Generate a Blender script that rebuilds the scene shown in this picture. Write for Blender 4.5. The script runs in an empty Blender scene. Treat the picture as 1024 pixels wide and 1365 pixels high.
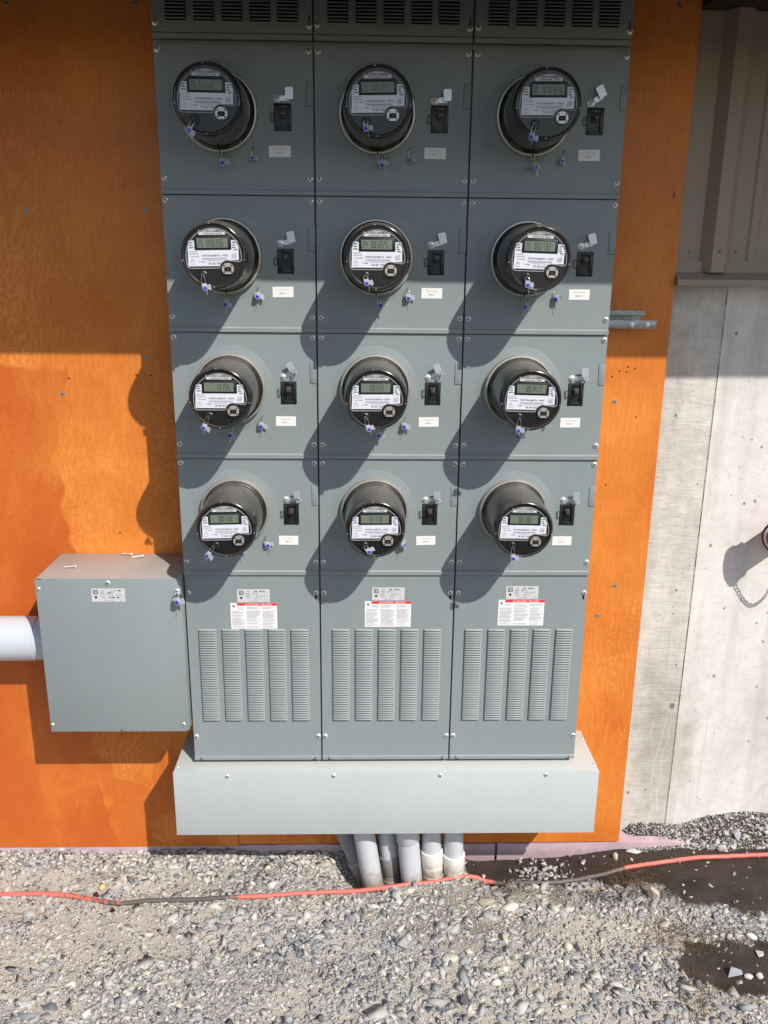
import bpy, bmesh, math, random
import numpy as np
from mathutils import Vector, Matrix

R = math.radians
scene = bpy.context.scene
col = scene.collection
Z0 = 2.36                      # height of the first row's reference line above the ground

# ------------------------------------------------------------------ camera
cam_d = bpy.data.cameras.new('camera')
cam = bpy.data.objects.new('camera', cam_d)
col.objects.link(cam)
_p, _y, _r = 0.2829, 0.0258, 0.0098      # pitch down, yaw, roll
fw = Vector((math.sin(_y)*math.cos(_p), math.cos(_y)*math.cos(_p), -math.sin(_p)))
ri = Vector((math.cos(_y), -math.sin(_y), 0))
up = ri.cross(fw)
ri, up = math.cos(_r)*ri + math.sin(_r)*up, -math.sin(_r)*ri + math.cos(_r)*up
m = Matrix((ri, up, -fw)).transposed().to_4x4()
m.translation = Vector((-0.0692, -2.2343, Z0-0.4825))
cam.matrix_world = m
cam_d.sensor_fit = 'HORIZONTAL'
cam_d.sensor_width = 36
cam_d.lens = 36*1144.39/1024
cam_d.clip_end = 500
scene.camera = cam

# ------------------------------------------------------------------ light
SUN = Vector((0.69, -1.0, 1.13)).normalized()      # towards the sun
w = bpy.data.worlds.new('World')
scene.world = w
w.use_nodes = True
nt = w.node_tree
bg = nt.nodes['Background']
sky = nt.nodes.new('ShaderNodeTexSky')
sky.sky_type = 'NISHITA'
sky.sun_disc = False
sky.sun_elevation = math.asin(SUN.z)
sky.sun_rotation = math.atan2(SUN.x, SUN.y)
sky.air_density = 1.0
sky.dust_density = 1.0
nt.links.new(sky.outputs[0], bg.inputs[0])
bg.inputs[1].default_value = 0.11
sd = bpy.data.lights.new('sun', 'SUN')
sd.energy = 4.2
sd.angle = R(0.55)
sd.color = (1.0, 0.955, 0.89)
so = bpy.data.objects.new('sun', sd)
so.rotation_euler = (-SUN).to_track_quat('-Z', 'Y').to_euler()
so.location = (3, -5, 6)
col.objects.link(so)
scene.view_settings.view_transform = 'Standard'
scene.view_settings.look = 'None'
scene.view_settings.gamma = 1
scene.view_settings.exposure = 0.18
scene.view_settings.use_curve_mapping = False

# ------------------------------------------------------------------ materials
class NB:
    """small node-tree helper"""
    def __init__(s, name):
        s.m = bpy.data.materials.new(name); s.m.use_nodes = True
        s.t = s.m.node_tree; s.b = s.t.nodes['Principled BSDF']
    def n(s, kind, **kw):
        x = s.t.nodes.new('ShaderNode'+kind)
        for k, v in kw.items():
            if k.startswith('_'): setattr(x, k[1:], v)
            else:
                i = x.inputs[int(k[1:])] if k[0] == 'i' and k[1:].isdigit() else x.inputs[k.replace('__', ' ')]
                s.set(i, v)
        return x
    def set(s, i, v):
        if isinstance(v, bpy.types.NodeSocket): s.t.links.new(v, i)
        else: i.default_value = v
    def obj(s, scale=(1, 1, 1), loc=(0, 0, 0)):
        tc = s.n('TexCoord')
        mp = s.n('Mapping', i0=tc.outputs['Object'], i1=loc, i3=scale)
        return mp.outputs[0]
    def noise(s, vec, scale, detail=3, rough=0.55, dist=0.0):
        return s.n('TexNoise', Vector=vec, Scale=scale, Detail=detail, Roughness=rough, Distortion=dist).outputs[0]
    def ramp(s, f, stops, interp='LINEAR'):
        r = s.n('ValToRGB', i0=f); e = r.color_ramp; e.interpolation = interp
        while len(e.elements) < len(stops): e.elements.new(0.5)
        for el, (p, c) in zip(e.elements, stops):
            el.position = p
            el.color = (c, c, c, 1) if isinstance(c, (int, float)) else (*c, 1)
        return r.outputs[0]
    def mix(s, f, a, b, blend='MIX'):
        x = s.n('Mix', _data_type='RGBA', _blend_type=blend)
        s.set(x.inputs[0], f)
        for i, v in ((6, a), (7, b)):
            s.set(x.inputs[i], (*v, 1) if isinstance(v, tuple) and len(v) == 3 else v)
        return x.outputs[2]
    def math(s, op, a, b=0.5, clamp=False):
        x = s.n('Math', _operation=op, i0=a, i1=b); x.use_clamp = clamp
        return x.outputs[0]
    def bump(s, h, strength, dist=0.01):
        b = s.n('Bump', Height=h, Strength=strength, Distance=dist)
        s.set(s.b.inputs['Normal'], b.outputs[0])
    def out(s, base=None, rough=None, metal=None, spec=None, **kw):
        if base is not None: s.set(s.b.inputs['Base Color'], (*base, 1) if isinstance(base, tuple) and len(base) == 3 else base)
        if rough is not None: s.set(s.b.inputs['Roughness'], rough)
        if metal is not None: s.set(s.b.inputs['Metallic'], metal)
        if spec is not None: s.set(s.b.inputs['Specular IOR Level'], spec)
        for k, v in kw.items(): s.set(s.b.inputs[k.replace('__', ' ')], v)
        return s.m

M = {}
def plain(name, c, rough=0.5, metal=0.0, spec=0.5, var=0.12, scale=60, bump=0.0):
    b = NB(name); v = b.obj()
    n = b.noise(v, scale, 3)
    cc = b.mix(n, tuple(x*(1-var) for x in c), tuple(min(1, x*(1+var)) for x in c))
    if bump: b.bump(n, bump, 0.002)
    M[name] = b.out(cc, rough, metal, spec)

def paint(name, c, rough, dust, top=0.5):
    """sprayed sheet-metal enamel: slight orange peel, faint smudges, dust lying on upward faces"""
    b = NB(name); v = b.obj()
    big = b.noise(v, 3.2, 4, 0.6, 0.6)
    streak = b.noise(b.obj((22, 22, 2.2)), 1.0, 4, 0.6)
    smud = b.ramp(b.math('MULTIPLY', big, streak), [(0.18, 0.0), (0.42, 1.0)])
    base = b.mix(smud, tuple(x*0.965 for x in c), tuple(x*1.025 for x in c))
    spots = b.ramp(b.noise(v, 75, 2, 0.5), [(0.70, 0.0), (0.78, 1.0)])
    rare = b.ramp(b.noise(v, 5, 2), [(0.52, 0.0), (0.66, 1.0)])
    base = b.mix(b.math('MULTIPLY', b.math('MULTIPLY', spots, rare), 0.16), base, tuple(min(1, x*1.5+0.05) for x in c))
    g = b.n('NewGeometry'); sx = b.n('SeparateXYZ', i0=g.outputs['Normal'])
    upf = b.math('MULTIPLY', b.ramp(sx.outputs[2], [(0.75, 0.0), (0.98, 1.0)]), b.ramp(b.noise(v, 13, 5, 0.65), [(0.25, 0.55*top), (0.7, top)]))
    base = b.mix(upf, base, dust)
    b.bump(b.noise(v, 900, 1), 0.04, 0.0005)
    M[name] = b.out(base, b.math('ADD', b.math('MULTIPLY', big, 0.22), rough-0.1), 0, 0.4)
paint('grey_paint', (0.243, 0.278, 0.284), 0.42, (0.47, 0.41, 0.36), 0.75)
paint('light_grey_paint', (0.470, 0.505, 0.500), 0.45, (0.60, 0.56, 0.50), 0.45)

plain('zinc', (0.80, 0.80, 0.79), 0.30, 0.55, 0.6, 0.08, 150)
plain('zinc_bright', (0.84, 0.83, 0.80), 0.35, 0.2, 0.6, 0.05, 150)
plain('zinc_plate', (0.62, 0.66, 0.70), 0.34, 0.6, 0.5, 0.1, 80)
plain('dark_metal', (0.03, 0.03, 0.03), 0.5, 0.3)
plain('black_plastic', (0.012, 0.012, 0.013), 0.38)
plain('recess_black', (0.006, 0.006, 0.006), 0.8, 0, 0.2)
plain('toggle_plastic', (0.05, 0.047, 0.044), 0.35)
plain('ring_metal', (0.50, 0.47, 0.42), 0.36, 0.6, 0.5, 0.18, 40)
plain('ink', (0.045, 0.045, 0.055), 0.6, 0, 0.2)
plain('ink_pale', (0.36, 0.35, 0.40), 0.6, 0, 0.2)
plain('ink_faint', (0.60, 0.59, 0.58), 0.6, 0, 0.2)
plain('label_white', (0.80, 0.79, 0.78), 0.45, 0, 0.4, 0.03)
plain('label_silver', (0.58, 0.585, 0.59), 0.4, 0, 0.4, 0.06)
plain('danger_red', (0.66, 0.035, 0.03), 0.45, 0, 0.4, 0.05)
plain('plate_white', (0.66, 0.67, 0.74), 0.35, 0, 0.5, 0.04)
plain('lcd', (0.150, 0.180, 0.135), 0.22, 0, 0.5, 0.05, 30)
plain('lcd_ink', (0.030, 0.04, 0.030), 0.3, 0, 0.4, 0.02)
plain('port_metal', (0.50, 0.49, 0.47), 0.30, 0.5)
plain('seal_blue', (0.035, 0.04, 0.46), 0.3)
plain('wire', (0.66, 0.65, 0.63), 0.3, 0.9)
def pvc(name, c, rough):
    b = NB(name); v = b.obj(); n = b.noise(v, 14, 4, 0.6); f = b.noise(v, 70, 4, 0.65)
    cc = b.mix(n, tuple(x*.92 for x in c), tuple(min(1, x*1.07) for x in c))
    z = b.n('SeparateXYZ', i0=v).outputs[2]
    dirt = b.ramp(b.math('SUBTRACT', b.math('ADD', 0.02, b.math('MULTIPLY', f, 0.12)), z), [(0.02, 0.0), (0.075, 0.85)])
    scr = b.ramp(b.noise(b.obj((90, 90, 12)), 1.0, 3, 0.6), [(0.64, 0.0), (0.72, 0.35)])
    cc = b.mix(scr, cc, tuple(x*.55 for x in c))
    M[name] = b.out(b.mix(dirt, cc, (0.30, 0.255, 0.205)), rough, 0, 0.5)
pvc('pvc_grey', (0.53, 0.545, 0.575), 0.40)
pvc('pvc_grey_dark', (0.26, 0.27, 0.285), 0.42)
plain('pvc_pale', (0.54, 0.57, 0.62), 0.33, 0, 0.5, 0.04, 9)
pvc('pvc_white', (0.78, 0.76, 0.70), 0.4)
plain('fdc_red', (0.50, 0.02, 0.06), 0.35)
plain('fdc_dark', (0.07, 0.02, 0.02), 0.4)
plain('fdc_white', (0.75, 0.72, 0.72), 0.4)
plain('soffit_brown', (0.030, 0.024, 0.019), 0.7, 0, 0.3, 0.2, 20)
plain('straw', (0.15, 0.095, 0.050), 0.8, 0, 0.2, 0.45, 30)
plain('clod_brown', (0.075, 0.022, 0.014), 0.8, 0, 0.2, 0.35, 90, 0.5)
plain('roof_metal', (0.10, 0.10, 0.10), 0.5)

def mk_smoke():
    b = NB('smoked_plastic'); v = b.obj()
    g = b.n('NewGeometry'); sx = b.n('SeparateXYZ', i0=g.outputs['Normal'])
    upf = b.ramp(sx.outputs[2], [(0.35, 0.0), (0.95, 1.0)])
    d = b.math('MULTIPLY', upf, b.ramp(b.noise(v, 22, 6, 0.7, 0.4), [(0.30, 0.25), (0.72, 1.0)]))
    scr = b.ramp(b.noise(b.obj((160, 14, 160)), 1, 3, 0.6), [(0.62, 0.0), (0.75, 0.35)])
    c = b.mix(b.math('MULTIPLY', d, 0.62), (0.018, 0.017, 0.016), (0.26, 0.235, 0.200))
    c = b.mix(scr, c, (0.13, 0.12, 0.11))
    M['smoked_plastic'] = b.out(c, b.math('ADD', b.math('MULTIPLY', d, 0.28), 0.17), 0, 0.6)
    b = NB('face_black'); v = b.obj()
    sp = b.ramp(b.noise(v, 420, 1, 0.5), [(0.70, 0.0), (0.76, 0.5)])
    c = b.mix(sp, (0.011, 0.010, 0.010), (0.14, 0.13, 0.12))
    M['face_black'] = b.out(c, 0.28, 0, 0.5)
    b = NB('clear_edge_glint')
    M['clear_edge_glint'] = b.out((0.30, 0.30, 0.31), 0.12, 0, 0.9)  # even grey carries the highlights of the clear plastic edge
    b = NB('seal_clear'); v = b.obj()
    M['seal_clear'] = b.out((0.62, 0.64, 0.72), 0.2, 0, 0.5, Transmission__Weight=0.45, IOR=1.3)
mk_smoke()

def mk_ply():
    b = NB('stained_plywood')
    v = b.obj()
    tc = b.n('SeparateXYZ', i0=v)
    x, z = tc.outputs[0], tc.outputs[2]
    # rotary-cut figure: bands of a slowly warped field, stretched upwards
    warp = b.noise(b.obj((4.6, 1, 1.5), (3.1, 0, 0.4)), 1.0, 5, 0.62, 0.9)
    bands = b.math('FRACT', b.math('MULTIPLY', warp, 30.0))
    fig = b.ramp(bands, [(0.0, 0.2), (0.30, 0.75), (0.62, 1.0), (0.86, 0.55), (1.0, 0.2)])
    figmask = b.ramp(b.noise(b.obj((2.3, 1, 0.9), (9, 0, 2)), 1.0, 2), [(0.40, 0.10), (0.62, 1.0)])
    fibre = b.noise(b.obj((170, 1, 9)), 1.0, 3, 0.6)
    wig = b.noise(b.obj((65, 1, 21), (1, 0, 7)), 1.0, 4, 0.65, 1.6)
    cloud = b.noise(b.obj((1.0, 1, 1.0)), 3.6, 5, 0.62, 0.3)
    base = b.mix(b.ramp(cloud, [(0.30, 0.0), (0.70, 1.0)]), (0.610, 0.165, 0.022), (0.815, 0.280, 0.052))
    base = b.mix(b.math('MULTIPLY', b.math('SUBTRACT', 1.0, fig), b.math('MULTIPLY', figmask, 0.42)), base, (0.40, 0.085, 0.012))
    base = b.mix(b.math('MULTIPLY', b.ramp(wig, [(0.40, 1.0), (0.60, 0.0)]), 0.20), base, (0.47, 0.110, 0.014))
    base = b.mix(b.math('MULTIPLY', b.ramp(wig, [(0.60, 0.0), (0.72, 1.0)]), 0.16), base, (0.86, 0.36, 0.09))
    base = b.mix(b.math('MULTIPLY', b.ramp(fibre, [(0.35, 1.0), (0.55, 0.0)]), 0.16), base, (0.42, 0.10, 0.012))
    line = b.ramp(bands, [(0.44, 0.0), (0.52, 1.0), (0.60, 0.0)])
    base = b.mix(b.math('MULTIPLY', b.math('MULTIPLY', line, figmask), 0.30), base, (0.90, 0.40, 0.11))
    # second coat of stain: overlapping roller edges on the left, ragged and with hard lap lines
    e1 = b.noise(b.obj((0.35, 1, 2.6), (4, 0, 1)), 1.0, 3, 0.55)
    e2 = b.noise(b.obj((6, 1, 6), (2, 0, 5)), 1.0, 3, 0.6)
    edge = b.math('ADD', b.math('MULTIPLY', e1, 0.26), b.math('MULTIPLY', e2, 0.10))
    m1 = b.ramp(b.math('SUBTRACT', b.math('SUBTRACT', edge, x), 1.078), [(0.0, 0.0), (0.012, 1.0)])
    m1 = b.math('MULTIPLY', m1, b.ramp(b.math('MULTIPLY', b.math('ADD', z, b.math('MULTIPLY', b.math('SUBTRACT', e2, 0.5), 0.16)), 0.5), [(0.792, 1.0), (0.802, 0.0)]))
    patch = b.noise(b.obj((5, 1, 2.2), (1, 0, 1)), 1.0, 4, 0.6, 0.4)
    m1 = b.math('MULTIPLY', m1, b.ramp(patch, [(0.36, 0.35), (0.46, 0.75), (0.60, 1.0)]))
    f3 = b.noise(b.obj((4.0, 1, 2.6), (7, 0, 3)), 1.0, 3, 0.5)
    m2 = b.math('MULTIPLY', b.ramp(f3, [(0.505, 0.0), (0.52, 1.0)]), b.ramp(z, [(0.0, 1.0), (0.85, 1.0), (0.98, 0.0)]))
    m2 = b.math('MULTIPLY', m2, b.ramp(x, [(0.0, 1.0), (0.02, 0.25)]))
    coat = b.math('MAXIMUM', m1, b.math('MULTIPLY', m2, 0.55))
    base = b.mix(b.math('MULTIPLY', coat, 0.90), base, (0.50, 0.100, 0.016))
    # scuffs and worn bits near the bottom
    sc = b.ramp(b.noise(b.obj((14, 1, 30), (2, 0, 9)), 1.0, 5, 0.7, 1.0), [(0.66, 0.0), (0.74, 1.0)])
    scm = b.math('MULTIPLY', sc, b.ramp(z, [(0.05, 0.8), (0.55, 0.12)]))
    base = b.mix(b.math('MULTIPLY', scm, 0.5), base, (0.80, 0.45, 0.22))
    b.bump(b.math('ADD', b.math('MULTIPLY', fibre, 0.5), wig), 0.12, 0.002)
    M['stained_plywood'] = b.out(base, b.ramp(cloud, [(0.3, 0.36), (0.7, 0.50)]), 0, 0.35)
mk_ply()

def mk_concrete(name, light, dark, rough_amt):
    b = NB(name); v = b.obj()
    s = b.n('SeparateXYZ', i0=v); z = s.outputs[2]
    c1 = b.noise(v, 2.6, 6, 0.65, 0.6)
    vert = b.noise(b.obj((16, 1, 1.1)), 1.0, 5, 0.62)
    mott = b.noise(v, 22, 6, 0.7)
    base = b.mix(b.ramp(c1, [(0.32, 0.0), (0.64, 1.0)]), dark, light)
    base = b.mix(b.math('MULTIPLY', b.ramp(vert, [(0.36, 1.0), (0.54, 0.0)]), 0.35), base, tuple(x*0.66 for x in dark))
    base = b.mix(b.math('MULTIPLY', b.ramp(mott, [(0.34, 1.0), (0.58, 0.0)]), 0.08+0.22*rough_amt), base, (0.24, 0.23, 0.205))
    # damp stains and pale lime runs low on the wall
    low = b.ramp(z, [(0.05, 0.6), (0.30, 1.0), (0.62, 0.75), (0.92, 0.0)])
    damp = b.ramp(b.noise(b.obj((4.5, 1, 3.2), (3, 0, 4)), 1.0, 4, 0.6, 0.8), [(0.47, 0.0), (0.60, 1.0)])
    base = b.mix(b.math('MULTIPLY', b.math('MULTIPLY', damp, low), 0.62*rough_amt), base, (0.30, 0.29, 0.24))
    px_ = s.outputs[0]
    gx_ = b.math('MULTIPLY', b.math('SUBTRACT', px_, 0.915), 7.5); gz_ = b.math('MULTIPLY', b.math('SUBTRACT', z, 0.36), 4.6)
    rad2 = b.math('ADD', b.math('MULTIPLY', gx_, gx_), b.math('MULTIPLY', gz_, gz_))
    blot = b.ramp(b.math('ADD', rad2, b.math('MULTIPLY', b.math('SUBTRACT', b.noise(v, 9, 5, 0.65, 0.6), 0.5), 2.6)), [(0.30, 1.0), (0.95, 0.0)])
    base = b.mix(b.math('MULTIPLY', blot, 0.50), base, (0.34, 0.33, 0.27))
    run = b.noise(b.obj((46, 1, 1.4), (0, 0, 2)), 1.0, 3, 0.5, 0.45)
    runm = b.math('MAXIMUM', b.ramp(run, [(0.555, 0.0), (0.572, 1.0), (0.605, 1.0), (0.62, 0.0)]), b.ramp(run, [(0.40, 0.0), (0.412, 1.0), (0.425, 1.0), (0.436, 0.0)]))
    base = b.mix(b.math('MULTIPLY', b.math('MULTIPLY', b.math('MULTIPLY', runm, low), b.ramp(b.noise(b.obj((3.5, 1, 0.8), (6, 0, 2)), 1.0, 2), [(0.44, 0.0), (0.56, 1.0)])), 0.25+0.55*rough_amt), base, (0.80, 0.78, 0.72))
    # bug holes of three sizes
    pit = None
    for sc_, lo, rmax, off_ in ((15.0, 0.62, 0.135, (0, 0, 0)), (34.0, 0.66, 0.15, (3.3, 0, 1.7)), (80.0, 0.70, 0.16, (7.1, 0, 5.2))):
        vo = b.n('TexVoronoi', Vector=b.obj((1, 1, 0.85), off_), Scale=sc_)
        pick = b.ramp(b.n('SeparateColor', i0=vo.outputs['Color']).outputs[0], [(lo, 0.0), (1.0, 1.0)])
        dd = b.math('ADD', vo.outputs['Distance'], b.math('MULTIPLY', b.math('SUBTRACT', b.noise(v, sc_*7, 3), 0.5), 0.14))
        q = b.math('MULTIPLY', b.math('LESS_THAN', dd, b.math('MULTIPLY', pick, rmax)), b.math('GREATER_THAN', pick, 0.02))
        pit = q if pit is None else b.math('MAXIMUM', pit, q)
    base = b.mix(b.math('MULTIPLY', pit, 0.80), base, (0.12, 0.11, 0.10))
    # thin scratches and form marks
    sk = b.noise(b.obj((9, 1, 60), (1, 0, 8)), 1.0, 2, 0.5, 1.5)
    skm = b.math('MULTIPLY', b.ramp(sk, [(0.495, 0.0), (0.50, 1.0), (0.505, 0.0)]), b.ramp(b.noise(v, 4.0, 2), [(0.52, 0.0), (0.60, 1.0)]))
    base = b.mix(b.math('MULTIPLY', skm, 0.35*rough_amt), base, (0.80, 0.78, 0.73))
    h = b.math('SUBTRACT', b.math('MULTIPLY', mott, 0.35), b.math('MULTIPLY', pit, 1.0))
    trow = b.noise(b.obj((13, 1, 60), (2, 0, 2)), 1.0, 4, 0.6, 0.8)
    base = b.mix(b.math('MULTIPLY', b.ramp(trow, [(0.36, 1.0), (0.50, 0.0)]), 0.05+0.10*rough_amt), base, (0.40, 0.38, 0.335))
    h = b.math('ADD', h, b.math('MULTIPLY', trow, 0.55*rough_amt))
    b.bump(h, 0.55*rough_amt+0.16, 0.007)
    M[name] = b.out(base, 0.85, 0, 0.25)
mk_concrete('concrete_rough', (0.71, 0.675, 0.615), (0.55, 0.52, 0.465), 1.0)
mk_concrete('concrete_smooth', (0.78, 0.745, 0.70), (0.66, 0.63, 0.59), 0.35)

def mk_misc():
    b = NB('siding_taupe'); v = b.obj()
    n = b.noise(b.obj((30, 30, 2)), 1.0, 4, 0.6)
    c = b.mix(n, (0.310, 0.255, 0.190), (0.360, 0.300, 0.225))
    d = b.noise(v, 5, 4)
    M['siding_taupe'] = b.out(b.mix(b.math('MULTIPLY', d, 0.25), c, (0.40, 0.34, 0.265)), 0.45, 0, 0.4)
    b = NB('pink_foam'); v = b.obj()
    n = b.noise(v, 9, 5, 0.65)
    c = b.mix(b.ramp(n, [(0.3, 0.0), (0.7, 1.0)]), (0.46, 0.32, 0.365), (0.60, 0.45, 0.485))
    s = b.n('SeparateXYZ', i0=v)
    mud = b.ramp(b.math('ADD', s.outputs[2], b.math('MULTIPLY', b.noise(v, 45, 4, 0.6), 0.05)), [(0.0, 1.0), (0.022, 0.75), (0.036, 0.0)])
    splash = b.ramp(b.noise(b.obj((7, 1, 20), (5, 0, 3)), 1.0, 5, 0.65), [(0.58, 0.0), (0.66, 1.0)])
    M['pink_foam'] = b.out(b.mix(b.math('MULTIPLY', b.math('MAXIMUM', mud, splash), 0.45), c, (0.22, 0.17, 0.15)), 0.8, 0, 0.2)
    b = NB('galvanised'); v = b.obj()
    vo = b.n('TexVoronoi', Vector=v, Scale=170.0)
    c = b.ramp(b.n('SeparateColor', i0=vo.outputs['Color']).outputs[0], [(0.0, (0.30, 0.31, 0.32)), (1.0, (0.47, 0.48, 0.49))])
    M['galvanised'] = b.out(c, 0.46, 0.7, 0.5)
    # extension cord: red jacket, caked with mud along some lengths
    b = NB('cord_jacket'); v = b.obj(); s = b.n('SeparateXYZ', i0=v)
    x = b.math('DIVIDE', b.math('ADD', s.outputs[0], 1.4), 2.8)
    dm = b.ramp(x, [(0.0, 0.0), (0.10, 0.0), (0.17, 0.42), (0.205, 0.58), (0.245, 1.0), (0.325, 1.0), (0.345, 0.2), (0.37, 0.0), (0.60, 0.0), (0.645, 1.0), (0.765, 1.0), (0.785, 0.25), (0.80, 0.0), (1.0, 0.0)])
    n = b.noise(v, 55, 4, 0.6)
    mud = b.ramp(b.math('ADD', dm, b.math('MULTIPLY', b.math('SUBTRACT', n, 0.5), 1.3)), [(0.36, 0.0), (0.62, 1.0)])
    red = b.mix(b.noise(v, 18, 3), (0.68, 0.125, 0.095), (0.78, 0.215, 0.175))
    mudc = b.mix(b.noise(v, 30, 3), (0.075, 0.062, 0.055), (0.16, 0.135, 0.12))
    M['cord_jacket'] = b.out(b.mix(mud, red, mudc), 0.5, 0, 0.4)
mk_misc()

# ------------------------------------------------------------------ mesh helpers
class MB:
    def __init__(s): s.v = []; s.f = []; s.mi = []
    def add(s, vs, fs, mi=0):
        o = len(s.v); s.v += [tuple(p) for p in vs]
        for f in fs: s.f.append(tuple(i+o for i in f)); s.mi.append(mi)
        return s
    def box(s, x0, x1, y0, y1, z0, z1, mi=0, bev=0.0):
        if bev:
            bm = bmesh.new(); bmesh.ops.create_cube(bm, size=1)
            for q in bm.verts:
                q.co = ((x0+x1)/2+q.co.x*(x1-x0), (y0+y1)/2+q.co.y*(y1-y0), (z0+z1)/2+q.co.z*(z1-z0))
            bmesh.ops.bevel(bm, geom=bm.edges[:], offset=bev, segments=2, profile=0.5, affect='EDGES')
            s.bm(bm, mi); return s
        v = [(x, y, z) for x in (x0, x1) for y in (y0, y1) for z in (z0, z1)]
        return s.add(v, [(0, 1, 3, 2), (4, 6, 7, 5), (0, 4, 5, 1), (2, 3, 7, 6), (0, 2, 6, 4), (1, 5, 7, 3)], mi)
    def bm(s, bm, mi=0):
        bm.verts.index_update()
        s.add([v.co[:] for v in bm.verts], [[v.index for v in f.verts] for f in bm.faces], mi); bm.free()
    def lathe(s, prof, n=24, mi=0, mat=None, cap=(True, True)):
        """prof: (radius, depth) with the axis pointing to -y"""
        vs = []; fs = []
        for r, d in prof:
            for k in range(n):
                a = 2*math.pi*k/n; vs.append((r*math.cos(a), -d, r*math.sin(a)))
        for j in range(len(prof)-1):
            for k in range(n):
                a, b_ = j*n+k, j*n+(k+1) % n
                fs.append((a, b_, b_+n, a+n))
        if cap[0]: fs.append(tuple(range(n-1, -1, -1)))
        if cap[1]: fs.append(tuple((len(prof)-1)*n+k for k in range(n)))
        if mat is not None: vs = [mat @ Vector(p) for p in vs]
        return s.add(vs, fs, mi)
    def tube(s, pts, r, n=8, mi=0, cap=True, closed=False):
        pts = [Vector(p) for p in pts]; L = len(pts)
        rs = r if isinstance(r, (list, tuple)) else [r]*L
        vs = []; fs = []; prev = None
        for i, p in enumerate(pts):
            a = pts[(i-1) % L] if closed or i > 0 else p
            c = pts[(i+1) % L] if closed or i < L-1 else p
            t = (c-a).normalized()
            u = prev - t*prev.dot(t) if prev is not None else t.orthogonal()
            if u.length < 1e-6: u = t.orthogonal()
            u.normalize(); prev = u; q = t.cross(u)
            for k in range(n):
                an = 2*math.pi*k/n; vs.append(p+(u*math.cos(an)+q*math.sin(an))*rs[i])
        for j in range(L if closed else L-1):
            for k in range(n):
                a, b_ = j*n+k, j*n+(k+1) % n
                j2 = (j+1) % L
                fs.append((a, b_, j2*n+(k+1) % n, j2*n+k))
        if cap and not closed:
            fs.append(tuple(range(n-1, -1, -1))); fs.append(tuple((L-1)*n+k for k in range(n)))
        return s.add(vs, fs, mi)
    def prism(s, poly, y0, y1, mi=0):
        """polygon in x,z extruded from y0 (front, nearer the camera) to y1"""
        n = len(poly)
        vs = [(x, y0, z) for x, z in poly]+[(x, y1, z) for x, z in poly]
        fs = [tuple(range(n)), tuple(range(2*n-1, n-1, -1))]
        fs += [(i+n, (i+1) % n+n, (i+1) % n, i) for i in range(n)]
        return s.add(vs, fs, mi)
    def xprof(s, prof, x0, x1, mi=0):
        """profile in y,z swept along x"""
        n = len(prof)
        vs = [(x0, y, z) for y, z in prof]+[(x1, y, z) for y, z in prof]
        fs = [(i, i+n, (i+1) % n+n, (i+1) % n) for i in range(n)]
        fs += [tuple(range(n)), tuple(range(2*n-1, n-1, -1))]
        return s.add(vs, fs, mi)
    def mesh(s, name, mats, smooth=35):
        me = bpy.data.meshes.new(name)
        me.from_pydata([tuple(p) for p in s.v], [], s.f)
        bm = bmesh.new(); bm.from_mesh(me); bmesh.ops.recalc_face_normals(bm, faces=bm.faces[:]); bm.to_mesh(me); bm.free()
        for k in (mats if isinstance(mats, (list, tuple)) else [mats]): me.materials.append(M[k])
        me.polygons.foreach_set('material_index', s.mi)
        if smooth:
            me.polygons.foreach_set('use_smooth', [True]*len(me.polygons))
            me.set_sharp_from_angle(angle=R(smooth))
        return me
    def build(s, name, mats, parent=None, smooth=35, loc=None):
        return put(name, s.mesh(name, mats, smooth), parent, loc)

def put(name, data, parent=None, loc=None, rot=None):
    o = bpy.data.objects.new(name, data); col.objects.link(o)
    if parent is not None: o.parent = parent
    if loc is not None: o.location = loc
    if rot is not None: o.rotation_euler = rot
    return o
def tag(o, label=None, cat=None, group=None, kind=None):
    for k, v in (('label', label), ('category', cat), ('group', group), ('kind', kind)):
        if v: o[k] = v
    return o
def thing(name, label, cat, loc=(0, 0, 0), group=None, rot=None):
    return tag(put(name, None, None, loc, rot), label, cat, group)

_tc = {}
def text_geo(body, size, align='LEFT'):
    """vertices and faces of a line of lettering in the x,z plane, facing the camera side"""
    key = (body, align)
    if key not in _tc:
        cu = bpy.data.curves.new('t', 'FONT'); cu.body = body; cu.size = 1; cu.align_x = align
        cu.resolution_u = 2
        o = bpy.data.objects.new('t', cu); col.objects.link(o)
        dg = bpy.context.evaluated_depsgraph_get()
        me = bpy.data.meshes.new_from_object(o.evaluated_get(dg))
        _tc[key] = ([v.co[:] for v in me.vertices], [tuple(p.vertices) for p in me.polygons])
        bpy.data.objects.remove(o); bpy.data.curves.remove(cu); bpy.data.meshes.remove(me)
    vs, fs = _tc[key]
    return vs, fs
def add_text(mb, body, x, z, size, y, align='LEFT', mi=0, wide=1.0):
    vs, fs = text_geo(body, size, align)
    mb.add([(x+p[0]*size*wide, y, z+p[1]*size) for p in vs], fs, mi)
def add_bar(mb, x0, x1, z0, z1, y, mi=0):
    mb.add([(x0, y, z0), (x1, y, z0), (x1, y, z1), (x0, y, z1)], [(0, 1, 2, 3)], mi)
SEG = {'0': 'abcdef', '1': 'bc', '2': 'abged', '3': 'abgcd', '4': 'fgbc', '5': 'afgcd', '6': 'afgedc', '7': 'abc', '8': 'abcdefg', '9': 'abfgcd', 'E': 'afged', 'r': 'eg', 'o': 'gcde', 'c': 'gde', ' ': '', '-': 'g'}
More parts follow.
